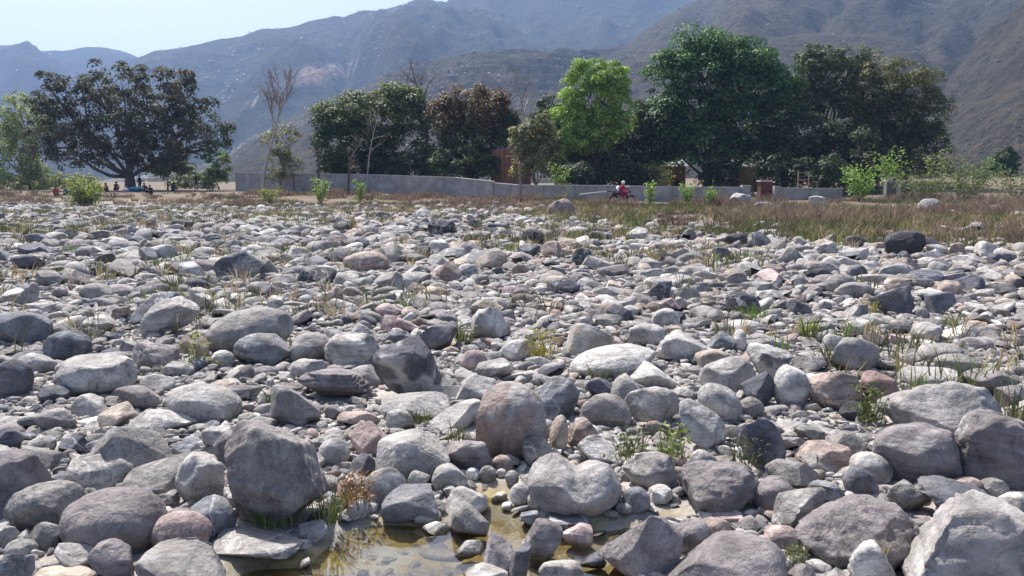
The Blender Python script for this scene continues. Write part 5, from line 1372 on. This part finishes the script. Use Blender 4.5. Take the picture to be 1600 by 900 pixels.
person("person standing against the spreading tree's trunk in dark clothes", gp(219, 87), 1.2, 'stand', (.03, .03, .05), (.04, .04, .06), 6)
person("person in grey seated right of the blue bundle", gp(227, 85), .9, 'sit', (.06, .06, .08), (.03, .03, .04), 7)
person("person in black seated in the shade nearest the pale stony ground", gp(236, 76), 2.9, 'sit', (.02, .02, .03), (.03, .03, .035), 8)
person("person seated alone under the tree's right side", gp(270, 88), -.4, 'sit', (.04, .04, .05), (.04, .03, .03), 9)
person("person standing apart at the right edge of the tree's shade", gp(307, 90), .5, 'stand', (.05, .035, .04), (.28, .26, .24), 10)

def bundle():
    rg = np.random.default_rng(8); p = gp(212, 84)
    for i, (dx, c, nm, lab, sz) in enumerate([(0, (.05, .22, .36), "cloth_bundle", "blue cloth bundle on the ground by the spreading tree's trunk", (.75, .4, .28)), (-.9, (.55, .56, .58), "sack", "pale sack beside the blue bundle under the tree", (.35, .28, .22))]):
        v, f = rock_shape(4, 'round', rg); o = link(nm, make_mesh(nm, v * np.array(sz), f, None, True, [cloth(c)]), None, (p[0] + dx, p[1] - .2 * i, p[2] + sz[2] * .8))
        m = MB(); m.tube([(0, 0, sz[2] * .8), (.03, 0, sz[2] * 1.15), (.08, 0, sz[2] * 1.3)], [.10, .05, .09], 8); m.build("knot", cloth(c), o, smooth=True)
        tag(o, lab, "bundle" if i == 0 else "sack")
    g = ground_hit(207, 318); z = gz1(*g); v, f = rock_shape(4, 'round', rg)
    tag(link("cloth_heap", make_mesh("cloth_heap", v * np.array([.42, .3, .15]), f, None, True, [cloth((.55, .36, .33))]), None, (g[0], g[1], z + .1)), "small pink cloth heap on the stones in front of the spreading tree", "cloth")
bundle()

def motorbike():
    px, Y = 972, 60.0; x = at(px, 300, Y)[0]; z = gz1(x, Y); root = empty("motorbike", (x, Y, z), math.radians(-84))   # front towards +Y local -> to the right
    def wheel(y):
        t = MB(); n = 24
        for k in range(1): t.tube([(0, y + .29 * math.cos(a), .30 + .29 * math.sin(a)) for a in np.linspace(0, 2 * math.pi, n + 1)], .052, 8, False)
        w = t.build("wheel", M['rubber'], root, smooth=True)
        r = MB(); r.tube([(0, y + .235 * math.cos(a), .30 + .235 * math.sin(a)) for a in np.linspace(0, 2 * math.pi, n + 1)], .022, 6, False)
        for k in range(10): a = k * math.pi / 5; r.tube([(0, y, .30), (0, y + .23 * math.cos(a), .30 + .23 * math.sin(a))], .007, 4)
        r.tube([(-.06, y, .30), (.06, y, .30)], .045, 8); r.build("rim", M['steel'], w, smooth=True)
    wheel(.66); wheel(-.62)
    def soft(nm, c, s, mat, kind='round', sd=1): v, f = rock_shape(4, kind, np.random.default_rng(sd)); return link(nm, make_mesh(nm, v * np.array(s) + np.array(c), f, None, True, [mat]), root)
    soft("tank", (0, .24, .86), (.14, .26, .13), M['redpaint'], 'egg', 2); soft("seat", (0, -.22, .80), (.14, .42, .06), M['black'], 'egg', 3)
    soft("tail", (0, -.62, .80), (.11, .22, .07), M['redpaint'], 'egg', 4); soft("engine", (0, .10, .46), (.17, .22, .20), M['steel'], 'blocky', 5)
    for s in (-1, 1):
        m = MB(); m.tube([(s * .13, -.02, .62), (s * .13, -.18, .60)], .10, 8); m.build("side_panel", M['redpaint'], root)
        m = MB(); m.tube([(s * .09, .66, .30), (s * .09, .50, .72), (s * .08, .44, .98)], .028, 7); m.build("fork", M['steel'], root, smooth=True)
    m = MB(); m.tube([(-.38, .34, 1.02), (-.2, .42, 1.02), (0, .46, 1.0), (.2, .42, 1.02), (.38, .34, 1.02)], .018, 7); m.build("handlebar", M['black'], root, smooth=True)
    soft("headlight", (0, .56, .92), (.10, .09, .11), M['black'], 'egg', 6)
    for s in (-1, 1):
        m = MB(); m.tube([(s * .28, .40, 1.03), (s * .34, .42, 1.26)], .010, 5); mr = m.build("mirror_arm", M['black'], root)
        m = MB(); m.tube([(s * .34, .40, 1.28), (s * .34, .43, 1.28)], .075, 12); m.build("mirror", M['white'], mr, smooth=True)
    m = MB(); m.tube([(.16, .2, .34), (.17, -.2, .28), (.18, -.75, .36)], [.03, .04, .055], 8); m.build("exhaust", M['steel'], root, smooth=True)
    m = MB(); a = np.linspace(.5, 2.7, 9); m.tube([(0, .66 + .37 * math.cos(q), .30 + .37 * math.sin(q)) for q in a], .05, 6); m.build("front_mudguard", M['redpaint'], root, smooth=True)
    m = MB(); a = np.linspace(.6, 2.9, 9); m.tube([(0, -.62 + .38 * math.cos(q), .30 + .38 * math.sin(q)) for q in a], .055, 6); m.build("rear_mudguard", M['black'], root, smooth=True)
    m = MB(); m.tube([(0, .44, .95), (0, .3, .70), (0, 0, .68), (0, -.6, .74)], .035, 7); m.tube([(0, .42, .9), (0, .3, .4), (0, -.1, .28), (0, -.62, .30)], .03, 7); m.build("frame", M['black'], root, smooth=True)
    m = MB(); m.box((0, -.62, .93), (.42, .34, .06), 0, .02); m.tube([(0, -.5, .95), (0, -1.15, .92)], [.05, .03], 6); m.build("luggage_rack", M['black'], root)
    tag(root, "red and black motorbike passing right in front of the low wall", "motorbike")
    R = Matrix.Rotation(math.radians(-84), 4, 'Z'); off = R @ Vector((0, -.12, 0))
    person("rider in magenta clothes and a white helmet sitting on the motorbike", (x + off.x, Y + off.y, z + .02), math.radians(-84), 'ride', (.42, .03, .10), (.30, .02, .06), 21, .013, 'helmet', "person")
    v, f = rock_shape(4, 'blocky', np.random.default_rng(12)); bo = R @ Vector((0, -.33, 1.13))
    bp = link("backpack", make_mesh("backpack", v * np.array([.17, .12, .24]), f, None, True, [cloth((.72, .70, .68))]), None, (x + bo.x, Y + bo.y, z + bo.z), math.radians(-84))
    for s in (-1, 1): m = MB(); m.tube([(s * .1, .08, .2), (s * .14, .2, .26), (s * .15, .30, .1), (s * .12, .12, -.15)], .018, 5); m.build("strap", M['black'], bp)
    tag(bp, "white backpack on the motorbike rider's back", "backpack")
motorbike()
# ------------------------------------------------------------------ haze
def build_haze():
    m = bpy.data.materials.new("haze"); m.use_nodes = True; nt = m.node_tree; nt.nodes.clear()
    out = nt.nodes.new("ShaderNodeOutputMaterial"); pv = nt.nodes.new("ShaderNodeVolumePrincipled")
    pv.inputs["Color"].default_value = (0.40, 0.60, 1.0, 1); pv.inputs["Density"].default_value = HAZE
    pv.inputs["Anisotropy"].default_value = 0.1; pv.inputs["Density Attribute"].default_value = ""
    nt.links.new(pv.outputs[0], out.inputs["Volume"]); m.cycles.homogeneous_volume = True
    b = MB(); b.box((0, 2300, 310), (15200, 12600, 626))
    o = b.build("haze", m); tag(o, "thin blue haze filling the valley", None, None, "stuff")
HAZE = 0.00020
build_haze()
